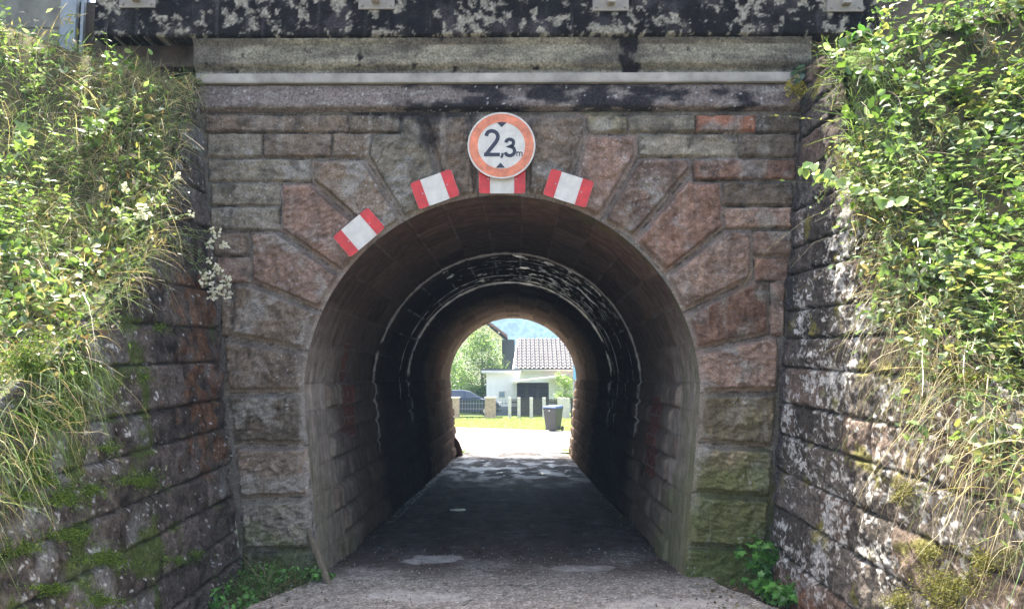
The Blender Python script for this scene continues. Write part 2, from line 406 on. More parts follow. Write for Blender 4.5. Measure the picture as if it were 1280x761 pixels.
# metal duct tucked under the cornice
M_GALV = plain('galvanised_steel', (.29, .27, .225), .7, .0, 3.5, (.5, 1.35))
duct = MB()
xd0 = onY(246, 96, -.10)[0]; xd1 = onY(988, 98, -.10)[0]
zd0 = onY(627, 104, -.10)[2]; zd1 = onY(627, 92, -.10)[2]
duct.box(xd0, xd1, -.115, -.03, zd0 + .012, zd1); duct.box(xd0 + .002, xd1 - .002, -.121, -.035, zd0, zd0 + .010)
o = duct.build('cable_duct', M_GALV, None, .004); tag(o, 'long pale metal cable duct running under the cornice of the bridge', 'cable duct')

# body of the bridge behind the face (keeps daylight out of the vault)
M_EARTH = plain('earth', (.09, .07, .05), .95, 0, 6, (.6, 1.4), .5, .05)
body = MB(); body.box(-7, 7, .12, FAR - .15, 4.62, 5.25)
body.build('deck_slab', M_SLAB if False else M_EARTH, bridge)

# ---------------- vault and side walls (one sheet wrapped round the profile)
def coursed(u, v, beds, lmin, lmax, seed, joints_of=None):
    """running bond: beds = sorted bed positions in v, random head joints in u -> id, distance to joint, row, centre"""
    row = np.clip(np.searchsorted(beds, v) - 1, 0, len(beds) - 2)
    D = np.minimum(v - beds[row], beds[row + 1] - v)
    ID = np.zeros(u.shape, int); UC = np.zeros(u.shape)
    u0, u1 = u.min() - 1, u.max() + 1
    for r in range(len(beds) - 1):
        m = row == r
        if not m.any(): continue
        g = np.random.default_rng(seed * 977 + r); js = [u0 - g.random() * lmax]
        while js[-1] < u1 + lmax: js.append(js[-1] + g.uniform(lmin, lmax))
        js = np.array(js); k = np.searchsorted(js, u[m]) - 1
        D[m] = np.minimum(D[m], np.minimum(u[m] - js[k], js[k + 1] - u[m])); ID[m] = r * 1000 + k; UC[m] = (js[k] + js[k + 1]) / 2
    return ID, D, row, UC

ys_t = [0.0]
while ys_t[-1] < FAR:
    y = ys_t[-1]; ys_t.append(y + (.013 if y < 1.6 else .013 + .0035 * (y - 1.6)))
ys_t[-1] = FAR
ys_t = np.array(ys_t)
ZB = -.6                                     # foot of the tunnel walls
jamb = (AZ - ZB); arc = math.pi * AR; PER = 2 * jamb + arc
ss = np.arange(0, PER, .0155); ss = np.append(ss, PER)
Sg, Yg = np.meshgrid(ss, ys_t)               # rows along Y
def prof_pt(s):
    zl = ZB + s; a = math.pi - (s - jamb) / AR; zr = AZ - (s - jamb - arc)
    x = np.where(s < jamb, AX - half_w(zl), np.where(s < jamb + arc, AX + AR * np.cos(a), AX + half_w(zr)))
    z = np.where(s < jamb, zl, np.where(s < jamb + arc, AZ + AR * np.sin(a), zr))
    nx = np.where(s < jamb, 1.0, np.where(s < jamb + arc, -np.cos(a), -1.0))
    nz = np.where(s < jamb, -.105, np.where(s < jamb + arc, -np.sin(a), -.105))
    return x, z, nx, nz
def build_tunnel():
    x, z, nx, nz = prof_pt(Sg)
    wS = Sg + .006 * fbm(Sg * 7, Yg * 7, 3, 11); wY = Yg + .008 * fbm(Sg * 7, Yg * 7, 3, 12)
    # bed positions: rough courses on the walls, regular voussoirs in the vault
    zsp = 1.66
    low = [ZB + k for k in np.linspace(0, zsp - ZB, 10)]
    arcn = 15
    sL = [k - ZB for k in low]; sR = [PER - (k - ZB) for k in low][::-1]
    mid = np.linspace(sL[-1], sR[0], arcn + 1)[1:-1]
    beds = np.array(sL + list(mid) + sR)
    ID, D, row, UC = coursed(wY, wS, beds, .55, 1.0, 5)
    wall = (z < zsp)
    ringw = np.where((row % 2) == 0, .78, 1.12)
    ring = Yg < ringw
    D = np.where(ring, np.minimum(np.minimum(np.abs(wS - beds[row]), np.abs(beds[row + 1] - wS)), np.abs(ringw - wY)), np.minimum(D, np.abs(wY - ringw)))
    D = np.where(ring, np.minimum(D, .2), D)
    near = Yg < .1
    rid = np.where(ring, row * 7 + 3, ID)
    rnd = _h(rid, rid * 0, 3); rnd2 = _h(rid, rid * 0, 8)
    rough = wall & ~ring
    core = smooth(.012, .045, D + .012 * fbm(Sg * 14, Yg * 14, 3, 14))
    H = np.where(rough, core * (.012 + .035 * rnd + .030 * fbm(Sg * 5, Yg * 4, 5, 15)), .004 * fbm(Sg * 4, Yg * 4, 4, 16))
    H += .001 * fbm(Sg * 30, Yg * 8, 2, 17)
    H = H - .008 * (1 - smooth(.002, .009, D))
    H = np.where(~rough & ~ring, H + .006 * (rnd - .5), H)
    H *= smooth(-.01, .12, Yg)
    # chamfer fluting of the portal ring: shallow dressed grooves parallel to the edge
    H -= .010 * np.exp(-((Yg - .20) / .02) ** 2) + .006 * np.exp(-((Yg - .42) / .03) ** 2)
    # inner rings sit a little lower than the portal ring
    step = .014 * smooth(3.36, 3.40, Yg) + .010 * smooth(6.5, 6.54, Yg)
    H += step
    P = np.stack([x + nx * H, Yg, z + nz * H], -1)
    # ---- colours (intrinsic but for the painted exit glow)
    f1 = fbm(Sg * 2.2, Yg * 2.2, 5, 100); f2 = fbm(Sg * 8, Yg * 8, 4, 101); fl = fbm(Sg * 1.1, Yg * 7, 4, 102)
    c = np.zeros(P.shape); c[:] = (.17, .14, .115)
    brown = np.array((.080, .055, .043)); grey = np.array((.25, .24, .21)); lav = np.array((.36, .325, .29))
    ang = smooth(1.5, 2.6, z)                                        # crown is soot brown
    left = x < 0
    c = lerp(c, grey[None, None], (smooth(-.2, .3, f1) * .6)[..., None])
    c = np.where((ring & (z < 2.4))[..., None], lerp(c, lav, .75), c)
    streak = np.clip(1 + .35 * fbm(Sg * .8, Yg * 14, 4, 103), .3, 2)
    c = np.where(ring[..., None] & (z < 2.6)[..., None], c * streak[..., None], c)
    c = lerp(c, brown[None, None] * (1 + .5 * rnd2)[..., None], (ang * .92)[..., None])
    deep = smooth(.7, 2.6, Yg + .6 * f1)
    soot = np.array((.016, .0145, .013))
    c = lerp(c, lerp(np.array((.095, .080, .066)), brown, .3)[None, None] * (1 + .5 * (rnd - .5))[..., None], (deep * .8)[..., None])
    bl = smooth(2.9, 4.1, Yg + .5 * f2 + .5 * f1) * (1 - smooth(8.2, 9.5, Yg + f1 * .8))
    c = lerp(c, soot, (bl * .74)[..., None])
    red = smooth(9, 12, Yg) * .85  # warm bounce glow near the exit, painted in as paler brown
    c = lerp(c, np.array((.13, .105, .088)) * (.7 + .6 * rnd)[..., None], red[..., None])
    c *= (1 + .5 * f2 + .25 * (rnd2 - .5))[..., None]
    # brick repairs
    bu, bv = (Yg * 4.0), (z * 14)
    bj = np.minimum(np.abs((bu + .5 * (np.floor(bv) % 2)) % 1 - .0), np.abs(bv % 1)) < .08
    bm = ((np.abs(Yg - 1.62 - .08 * (np.floor(z * 7) % 2)) < .30) & (z > 1.05) & (z < 1.62) & left) | \
         ((np.abs(Yg - 1.5) < .13) & (z >= 1.6) & (z < 2.1) & left) | ((np.abs(Yg - 11.3) < .25) & (z > 1.3) & (z < 2.3) & left) | \
         ((np.abs(Yg - 2.1) < .35) & (z > .6) & (z < 1.5) & ~left)
    bc = np.where(bj[..., None], (.20, .18, .16), np.array((.15, .055, .045)) * (1 + .5 * fbm(bu, bv, 2, 6))[..., None])
    c = np.where(bm[..., None], lerp(c, bc, .75), c)
    # green near the feet of the entrance
    g = smooth(.2, .8, (.9 - z) * .9 + (1.2 - Yg) * .7 + f1 * .8) * smooth(2.6, .8, Yg) * np.where(left, .45, .85)
    g = np.maximum(g, smooth(.3, .7, 1.6 - z * .35 - Yg * 1.1 + f1) * (~left) * .45)
    c = lerp(c, np.array((.10, .125, .05)), g[..., None] * .8)
    # pale mortar lines in the vault
    mt = (1 - smooth(.003, .012, D)) * smooth(-.25, .25, fbm(Sg * 2, Yg * 2, 3, 110))
    c = lerp(c, np.array((.17, .15, .13)), (mt * np.where(rough, .0, .85) * (1 - .7 * bl))[..., None])
    # lime bloom along the leaking ring joints
    crown = smooth(.9, 2.2, z)
    def line(y0, w, thr, s, amp=1.0, zlo=.9):
        d = Yg - y0 - .03 * fbm(Sg * 1.3, Yg * 0, 3, s) - .02 * fbm(Sg * 9, Yg * 0, 2, s + 5)
        wv = w * np.clip(.75 + 1.3 * fbm(Sg * 4, Yg * 0 + s, 3, s + 7), .15, 2)
        k = np.exp(-(d / wv) ** 2) * smooth(thr, thr + .12, fbm(Sg * 3.5, Yg * 3, 4, s + 1) + .22 * crown)
        return k * smooth(zlo, zlo + .5, z) * amp
    e = line(3.38, .06, -.18, 200, 1.0, .6)
    e = np.maximum(e, line(4.0, .02, .10, 203, .8) * (x > -.3)); e = np.maximum(e, line(4.6, .025, .06, 206, .8) * (x > -.2))
    e = np.maximum(e, line(5.6, .045, .0, 209, .9, .7)); e = np.maximum(e, line(6.15, .03, .10, 212, .8) * (x > -1.4))
    e = np.maximum(e, line(6.52, .13, -.05, 215, 1.0, .8))
    blob = smooth(.24, .34, fbm(Sg * 5, Yg * 4, 5, 220, .65) + .12 * (x > 0)) * smooth(3.35, 3.5, Yg) * (1 - smooth(6.3, 7.0, Yg)) * smooth(2.2, 3.0, z) * (np.abs(x - .3) < 1.2)
    jx = (1 - smooth(.004, .016, D)) * smooth(3.3, 3.4, Yg) * (1 - smooth(6.6, 6.8, Yg)) * smooth(0, .2, fbm(Sg * 1.5, Yg * 1.5, 3, 222)) * smooth(1.8, 2.5, z)
    e = np.maximum(e, np.maximum(blob * .8, jx * .3))
    dsh = smooth(.1, .3, fbm(Sg * 12, Yg * 5, 3, 224))
    e = np.where(z < 1.8, e * (.6 + .4 * dsh), e)
    e = np.clip(e, 0, 1)
    c = lerp(c, np.array((.74, .73, .70)), e[..., None] * .95)
    c = c * (1.08, 1.0, .9)
    c = np.clip(c, .006, .8)
    ro = np.where(bl > .5, .8, .85); ro = ro + .25 * f2
    ro = lerp(ro, .28, smooth(.35, .8, e) * smooth(-.1, .2, f2 + .1))
    C = np.concatenate([c, np.clip(ro, .25, .95)[..., None]], -1)
    rows_mid = (row >= len(sL) - 1) & (row < len(sL) - 1 + arcn)
    fm = rows_mid[:-1, :-1]; lf = (Sg < PER / 2)[:-1, :-1]
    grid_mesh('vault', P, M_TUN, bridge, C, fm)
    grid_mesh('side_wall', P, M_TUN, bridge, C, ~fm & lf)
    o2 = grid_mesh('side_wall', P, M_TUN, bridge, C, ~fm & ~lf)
build_tunnel()

# outer face at the far end
def ring_face(name, Y, mat, xw, zt, thick):
    m = MB(); n = 28
    inner = [(AX - half_w(ZB), ZB)] + [(AX - float(half_w(z)), z) for z in np.linspace(ZB, AZ, 5)[1:-1]] + \
            [(AX + AR * math.cos(a), AZ + AR * math.sin(a)) for a in np.linspace(math.pi, 0, n)] + \
            [(AX + float(half_w(z)), z) for z in np.linspace(AZ, ZB, 5)[1:]]
    inner = [(float(a), float(b)) for a, b in inner]
    outer = []
    for (a, b) in inner:
        if b <= AZ: outer.append((-xw if a < 0 else xw, b))
        else:
            t = math.atan2(b - AZ, a - AX); k = min(xw / max(abs(math.cos(t)), 1e-3), (zt - AZ) / max(math.sin(t), 1e-3))
            outer.append((AX + k * math.cos(t), AZ + k * math.sin(t)))
    k = len(inner)
    vs = [(a, Y, b) for a, b in inner] + [(a, Y, b) for a, b in outer] + [(a, Y - thick, b) for a, b in inner] + [(a, Y - thick, b) for a, b in outer]
    fs = []
    for i in range(k - 1):
        fs += [(i, i + 1, k + i + 1, k + i), (2 * k + i, 3 * k + i, 3 * k + i + 1, 2 * k + i + 1)]
    m.add(vs, fs); return m.build(name, mat, bridge)
M_PSTONE = plain('portal_stone', (.24, .17, .14), .9, 0, 8, (.6, 1.4), .3, .02)
ring_face('far_portal', FAR + .002, M_PSTONE, 6.9, 4.62, .4)

# ================================================================ wing walls
def wing_x(side, z):                         # inner face of the wing wall where it meets the bridge face
    return np.where(side < 0, -2.275 - .118 * z, 2.275 + .100 * z)
def ztop(side, t):
    t = np.asarray(t, float)
    if side < 0: return np.interp(t, [0, .25, .5, .8, 1.2, 1.8, 2.6, 4, 6], [4.42, 4.38, 4.0, 3.45, 2.8, 2.35, 1.85, 1.25, .5])
    return np.interp(t, [0, .4, 1.0, 1.3, 1.8, 2.4, 3.2, 4.5, 6], [4.45, 4.45, 4.25, 3.6, 2.9, 2.25, 1.7, 1.1, .5])
WALLH = {}
def build_wing(side):
    w = empty('wing_wall', (0, 0, 0))
    tag(w, 'dark mossy wing wall left of the arch, rust stained blocks under hanging grass' if side < 0 else
        'white flecked grey wing wall right of the arch under brambles', 'retaining wall')
    ts = [0.0]
    while ts[-1] < 6: ts.append(ts[-1] + (.0125 if ts[-1] < 3.3 else .05))
    ts = np.array(ts); zs = np.arange(-.5, 4.5, .0125)
    T, Z = np.meshgrid(ts, zs)
    sl = .035                                # courses fall gently outwards
    v = Z + sl * T + .006 * fbm(T * 6, Z * 6, 3, 31 + side); u = T + .008 * fbm(T * 7, Z * 7, 3, 33 + side)
    g = np.random.default_rng(5 + side); beds = [-.8]
    while beds[-1] < 5: beds.append(beds[-1] + g.uniform(.23, .34))
    beds = np.array(beds)
    ID, D, row, UC = coursed(u, v, beds, .42, .85, 40 + side)
    r1 = _h(ID, ID * 0, 3); r2 = _h(ID, ID * 0, 7); r3 = _h(ID, ID * 0, 11)
    core = smooth(.004, .022, D + .016 * fbm(T * 13, Z * 13, 3, 35))
    H = core * (.010 + .016 * r1 + .055 * fbm(T * 4.5, Z * 5, 6, 36 + side, .64) + .05 * (r2 - .5) * (v - beds[row] - .12) + .04 * (r3 - .5) * (u - UC)) - .012 * (1 - smooth(.003, .014, D + .006 * fbm(T * 20, Z * 20, 2, 5)))
    H += .004 * fbm(T * 28, Z * 28, 3, 37)
    rc = .13; H -= np.where(T < rc, rc - np.sqrt(np.maximum(rc ** 2 - (rc - T) ** 2, 0)), 0) * .8     # rounded corner at the face
    X = wing_x(side, Z) - side * H - side * .02 * 0 + side * .0 * T
    P = np.stack([X, -T - .0, Z], -1)
    f1 = fbm(T * 1.8, Z * 1.8, 5, 130 + side); f2 = fbm(T * 9, Z * 9, 4, 131); f3 = fbm(T * 5, Z * 5, 5, 132 + side, .6)
    if side < 0:
        c = np.zeros(P.shape); c[:] = (.070, .058, .049)
        c *= (1 + .8 * (r3 - .5) + .9 * f2)[..., None]
        c = lerp(c, np.array((.15, .145, .135)), (smooth(.05, .4, fbm(T * 2, Z * 2.5, 4, 133) + .35 * smooth(1.2, 2.4, T) - .2 + .25 * smooth(2.5, 3.2, Z)) * .75)[..., None])
        rust = .6 * smooth(.0, .3, f3 + .75 * np.exp(-((T - .55) / .5) ** 2) * smooth(.6, 1.2, Z) * (1 - smooth(2.3, 2.9, Z)) - .42)
        c = lerp(c, np.array((.15, .065, .024)) * (1 + .8 * f2)[..., None], (rust * .75)[..., None])
        ns = fbm(T * 13, Z * 19, 5, 213, .7)
        sp = smooth(.33, .42, ns + .22 * fbm(T * 2.2, Z * 2.2, 3, 135) + .10 * smooth(.8, 2.4, T))
        c = lerp(c, np.array((.42, .42, .40)), (sp * .85)[..., None])
        mo = smooth(.16, .36, fbm(T * 2.6, Z * 2.6, 4, 136) + .30 * smooth(.6, 1.6, T) - .24 + .10 * (D < .03))
        c = lerp(c, np.array((.055, .075, .018)), (mo * .85)[..., None])
        c = lerp(c, np.array((.19, .18, .165)), (smooth(.13, .03, T) * .6)[..., None])  # light caught by the rounded corner, painted in as a paler strip
    else:
        c = np.zeros(P.shape); c[:] = (.078, .067, .056); c = lerp(c, np.array((.045, .04, .036)), (smooth(1.2, 2.6, Z + .5 * f1) * .7)[..., None])
        c *= (1 + .7 * (r3 - .5) + .5 * f2)[..., None]
        c = lerp(c, np.array((.15, .105, .08)), (smooth(.6, .9, r2) * .5)[..., None])
        vs_ = fbm(T * 12, Z * 15, 6, 137, .72); big = fbm(T * 2, Z * 2, 3, 138)
        sp = smooth(.12, .22, vs_ + .55 * big + .02) * smooth(.10, .3, T) * smooth(3.6, 2.4, Z)
        c = lerp(c, np.array((.42, .41, .38)) * (1 + .5 * f2)[..., None], (sp * .82)[..., None])
        mo = smooth(.2, .4, fbm(T * 3, Z * 3, 4, 139) + .12 * smooth(1, 2, T) - .10)
        c = lerp(c, np.array((.13, .12, .035)), (mo * .8)[..., None])
        rd = smooth(.35, .1, Z + .05 * T + .1 * f1) * smooth(.2, .4, T)
        c = lerp(c, np.array((.16, .07, .035)), (rd * .6)[..., None])
        c = lerp(c, np.array((.035, .034, .036)), (np.exp(-((T - .17) / .08) ** 2) * .75 * (Z > .5))[..., None])
        c = lerp(c, np.array((.21, .20, .165)), (smooth(.12, .03, T) * .7)[..., None])
    c = lerp(c, np.array((.03, .027, .022)), ((1 - smooth(.003, .012, D)) * .7)[..., None])
    C = np.concatenate([np.clip(c, .008, .6), np.full(T.shape + (1,), .9)], -1)
    keep = Z < ztop(side, np.maximum(T, 0)) + .05 * fbm(T * 5, T * 0, 4, 77)
    grid_mesh('masonry', P, M_WING, w, C, keep[:-1, :-1], flip=(side > 0))
    # solid core behind the face
    prof = [(-t, float(ztop(side, t)) - .06) for t in np.linspace(0.0, 5.98, 16)]
    m = MB()
    fr = [(float(wing_x(side, z)) + side * .05, y, z) for y, z in prof] + [(float(wing_x(side, -.5)) + side * .05, y, -.5) for y, z in prof[::-1]]
    n = len(prof)
    A = fr[:n]; B = fr[n:][::-1]
    vs = []; fs = []
    for i in range(n):
        a, b = A[i], B[i]; vs += [a, b, (a[0] + side * .55, a[1], a[2]), (b[0] + side * 1.0, b[1], b[2])]
    for i in range(n - 1):
        p, q = 4 * i, 4 * (i + 1); fs += [(p, q, q + 1, p + 1), (p, p + 2, q + 2, q), (p + 2, p + 3, q + 3, q + 2)]
    fs += [(0, 1, 3, 2), (4 * n - 4, 4 * n - 2, 4 * n - 1, 4 * n - 3)]
    m.add(vs, fs); m.build('wall_core', plain('mossy_wall_top', (.045, .05, .022), .95, 0, 9, (.5, 1.5), .6, .03), w)
build_wing(-1); build_wing(1)

# ================================================================ ground
def gz(Y):
    return np.interp(Y, [-40, 0, 15, 20, 36, 60, 120], [0, 0, -.38, -.42, -.42, -.4, -.3])
def sheet(name, xs, ys, dz, colf, mat, mask=None, bump=.0, kind='structure'):
    X, Y = np.meshgrid(xs, ys)
    Z = gz(Y) + dz + bump * fbm(X * 3, Y * 3, 4, 301)
    C = colf(X, Y)
    fm = None
    if mask is not None: fm = mask((X[:-1, :-1] + X[1:, 1:]) / 2, (Y[:-1, :-1] + Y[1:, 1:]) / 2)
    o = grid_mesh(name, np.stack([X, Y, Z], -1), mat, None, C, fm); tag(o, kind=kind); return o
def col_soil(X, Y):
    c = np.array((.07, .055, .038)) * (1 + .5 * fbm(X * 2, Y * 2, 5, 310))[..., None]
    gr = smooth(22, 24, Y)
    c = lerp(c, np.array((.10, .14, .035)) * (1 + .3 * fbm(X, Y, 3, 311))[..., None], gr[..., None])
    return np.concatenate([c, np.full(X.shape + (1,), .95)], -1)
sheet('ground', np.concatenate([np.linspace(-600, -40, 14), np.linspace(-30, 30, 61), np.linspace(40, 600, 14)]),
      np.concatenate([np.linspace(-60, -7, 12), np.linspace(-6, 60, 130), np.linspace(80, 1000, 30)]), -.07, col_soil, M_FAR)
gxs = np.arange(-2.75, 2.75, .014); gy = [-6.0]
while gy[-1] < 15.5:
    d = gy[-1] + 7.14; gy.append(gy[-1] + (.014 if -1.6 < gy[-1] < .8 else .0035 * max(d, 4)))
gys = np.array(gy)
def edge_l(Y): return np.where(Y < 0, -1.55 + np.clip(-Y, 0, 3) * -.35, -1.9) + .06 * fbm(Y * 4, Y * 0, 3, 320)
def edge_r(Y): return np.where(Y < 0, 1.72 + np.clip(-Y, 0, 3) * .35, 1.9) + .06 * fbm(Y * 4, Y * 0 + 5, 3, 321)
def build_road():
    X, Y = np.meshgrid(gxs, gys)
    f1 = fbm(X * 1.3, Y * 1.3, 5, 330); f2 = fbm(X * 5, Y * 5, 5, 331); f3 = fbm(X * 16, Y * 16, 4, 332, .7)
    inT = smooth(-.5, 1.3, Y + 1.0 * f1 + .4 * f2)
    f3 = f3 * smooth(5, .5, Y); f2 = f2 * (.35 + .65 * smooth(9, 1, Y))
    Z = gz(Y) + .012 * f1 + .006 * f2 + .0045 * f3
    Z -= .03 * smooth(1.25, 1.6, np.abs(X + .05)) * smooth(-.1, .6, Y)          # gutters along the walls
    Z += .012 * np.exp(-((X) / .6) ** 2) * smooth(0, 2, Y)
    grav = np.array((.25, .233, .207)) * (1 + .55 * f3 + .3 * f2)[..., None]
    ce, ci = cells(X * 45, Y * 45, 20)
    grav = np.where((ce < .45)[..., None], grav * (.6 + .9 * ci)[..., None], grav * .7)
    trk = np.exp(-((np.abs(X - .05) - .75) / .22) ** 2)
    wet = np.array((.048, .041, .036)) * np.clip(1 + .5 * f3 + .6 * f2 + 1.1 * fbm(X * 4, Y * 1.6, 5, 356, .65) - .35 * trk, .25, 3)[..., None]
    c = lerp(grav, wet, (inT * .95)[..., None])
    gp = smooth(.12, .38, fbm(X * 5, Y * 2.6, 5, 357, .7) + .12 * np.exp(-(X / .35) ** 2) - .05) * inT
    c = lerp(c, np.array((.12, .105, .09)) * (1 + .5 * f3)[..., None], (gp * .6)[..., None])
    red = smooth(-.3, .2, Y) * (1 - smooth(1.2, 3, Y)) * smooth(-.1, .3, f1 + .2)
    c = lerp(c, np.array((.060, .040, .033)) * (1 + .6 * f3)[..., None], (red * .45)[..., None])
    # smooth pale silt patches (dried puddles)
    def patch(cx, cy, rx, ry, s): return smooth(1.0, .75, np.hypot((X - cx) / rx, (Y - cy) / ry) + .75 * fbm(X * 3.2, Y * 3.2, 4, s))
    p1 = onZ(543, 697, 0); p2 = onZ(535, 745, 0); p3 = onZ(840, 755, 0); p4 = onZ(735, 712, 0)
    pz = np.maximum.reduce([patch(p1[0], p1[1], .36, .24, 340), patch(p2[0] - .15, p2[1], .55, .17, 341) * .8, patch(p3[0], p3[1], .65, .25, 342) * .7, patch(p4[0], p4[1] + .1, .28, .15, 343) * .6])
    c = lerp(c, np.array((.36, .345, .32)) * (1 + .12 * f2)[..., None], (pz * .8)[..., None])
    # bluish sheen deeper in, painted into the colour as paler streaks
    st = smooth(.05, .4, fbm(X * 3, Y * .8, 5, 350)) * smooth(6, 10, Y)
    c = lerp(c, np.array((.085, .085, .09)), (st * .6)[..., None])
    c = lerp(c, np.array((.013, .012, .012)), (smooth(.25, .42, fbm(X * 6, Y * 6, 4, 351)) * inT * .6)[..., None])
    dk = np.exp(-((Y - (onZ(640, 732, 0)[1])) / .018) ** 2) * smooth(.42, .3, np.abs(X - .1)) * smooth(-.2, .1, fbm(X * 16, Y * 9, 3, 352))
    c = lerp(c, np.array((.03, .028, .026)), (dk * .9)[..., None])
    ro = lerp(np.full(X.shape, .95), .72 + .3 * f2 - .3 * smooth(5, 10, Y) * smooth(-.15, .25, fbm(X * 2.2, Y * .9, 4, 355)), inT)
    gut = np.exp(-((X + 1.48) / .055) ** 2) * smooth(2.5, 4, Y) * smooth(-.15, .05, fbm(X * 6, Y * 2.5, 4, 353))
    gut = np.maximum(gut, smooth(.3, .4, fbm(X * 4, Y * 3, 4, 354)) * smooth(8, 9.5, Y) * (1 - smooth(13, 14, Y)))
    pud = np.exp(-(((X - onZ(573, 640, -.15)[0]) / .12) ** 2 + ((Y - 4.1) / .15) ** 2)) > .4
    gut = np.maximum(gut, pud * .8)
    ro = lerp(ro, .06, np.clip(gut, 0, 1)); Z = Z - .0
    C = np.concatenate([np.clip(c, .008, .6), np.clip(ro, .05, .95)[..., None]], -1)
    xm, ym = X[:-1, :-1], Y[:-1, :-1]
    fm = (xm > edge_l(ym)) & (xm < edge_r(ym))
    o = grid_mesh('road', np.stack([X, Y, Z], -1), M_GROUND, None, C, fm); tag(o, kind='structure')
build_road()
def col_street(X, Y):
    c = np.array((.40, .39, .37)) * (1 + .2 * fbm(X * 1.5, Y * 1.5, 5, 360) + .15 * fbm(X * 9, Y * 9, 3, 361))[..., None]
    return np.concatenate([c, np.full(X.shape + (1,), .9)], -1)
def street_mask(X, Y):
    top = np.interp(X, [-12, -2.2, 3, 12], [27.6, 27.0, 24.4, 22.2])
    side = np.interp(Y, [15, 17, 20], [1.65, 3.5, 30])
    return (Y > 15.45) & (Y < top + .25 * fbm(X * 2, Y * 2, 3, 362)) & (np.abs(X) < side + .2 * fbm(X, Y * 3, 2, 363))
sheet('street', np.arange(-14, 14, .1), np.arange(15.3, 28.2, .1), .012, col_street, M_GROUND, street_mask)

# ================================================================ banks
def bank_z(side, x, y):
    t = -y; q = np.maximum(side * x - np.abs(wing_x(side, ztop(side, np.clip(t, 0, 6)))), 0)
    zt = np.where(t < 0, 4.4, ztop(side, np.clip(t, 0, 6)) - np.clip(t - 6, 0, 10) * .5)
    z = zt - .12 + .38 * q * smooth(0, .5, t + .2) + .03 * fbm(x * 3, y * 3, 3, 400)
    cap = np.where(y > 0, 4.55 + .4 * smooth(3.5, 6.5, np.abs(x)), 4.9 - .25 * np.clip(t, 0, 20))
    z = np.minimum(z, cap)
    z = np.where(y > FAR - 3, np.minimum(z, 4.6 - .9 * (y - FAR + 3)), z)
    return np.maximum(z, gz(y) - .3)
for side in (-1, 1):
    T_, Q_ = np.meshgrid(np.concatenate([np.linspace(-7, 0, 50), np.linspace(.2, 20, 60)]), np.concatenate([np.linspace(0.03, 2.5, 36), np.linspace(2.8, 40, 30)]))
    Tt = np.clip(-T_, 0, 6)
    Xb = side * (np.abs(wing_x(side, ztop(side, Tt))) + Q_)
    Zb = bank_z(side, Xb, T_)
    C = np.concatenate([np.array((.06, .055, .03)) * (1 + .5 * fbm(Xb * 4, T_ * 4, 4, 401))[..., None], np.full(Xb.shape + (1,), .95)], -1)
    o = grid_mesh('embankment', np.stack([Xb, T_, Zb], -1), M_FAR, None, C, flip=(side < 0)); tag(o, kind='structure')

# ================================================================ foliage tools
def leaf_template(kind):
    if kind == 'ovate':
        V = [(0, 0, 0), (0, .4, -.02), (0, .78, -.06), (0, 1, -.14), (-.30, .22, .05), (-.27, .62, .02), (.30, .22, .05), (.27, .62, .02)]
        Fc = [(0, 1, 4), (4, 1, 2, 5), (5, 2, 3), (0, 6, 1), (6, 7, 2, 1), (7, 3, 2)]
    elif kind == 'lance':
        V = [(0, 0, 0), (-.13, .4, .03), (0, 1, -.18), (.13, .4, .03), (0, .45, -.03)]
        Fc = [(0, 4, 1), (1, 4, 2), (0, 3, 4), (3, 2, 4)]
    elif kind == 'palm':     # lobed leaf
        V = [(0, 0, 0)]; out = [(.12, .12), (.42, .02), (.30, .28), (.55, .55), (.22, .52), (0, 1), (-.22, .52), (-.55, .55), (-.30, .28), (-.42, .02), (-.12, .12)]
        V += [(a, b, -.10 * (a * a + b * b)) for a, b in out]; V.append((0, .35, .03)); c = len(V) - 1
        Fc = [(c, i, i + 1) for i in range(1, len(out))] + [(c, 0, 1), (c, len(out), 0)]
    elif kind == 'petal':
        V = [(-.5, 0, 0), (.5, 0, 0), (.4, 1, .1), (-.4, 1, .1)]; Fc = [(0, 1, 2, 3)]
    elif kind == 'pebble':
        V = [(-.5, 0, 0), (.5, 0, 0), (0, -.4, 0), (0, .45, 0), (.05, 0, .34), (0, .05, -.3)]
        Fc = [(0, 2, 4), (2, 1, 4), (1, 3, 4), (3, 0, 4), (2, 0, 5), (1, 2, 5), (3, 1, 5), (0, 3, 5)]
    else:
        V = [(0, 0, 0), (-.3, .5, .06), (0, 1, 0), (.3, .5, .06)]; Fc = [(0, 3, 2), (0, 2, 1)]
    return np.array(V), Fc
def nrm(a): return a / (np.linalg.norm(a, axis=-1, keepdims=True) + 1e-9)
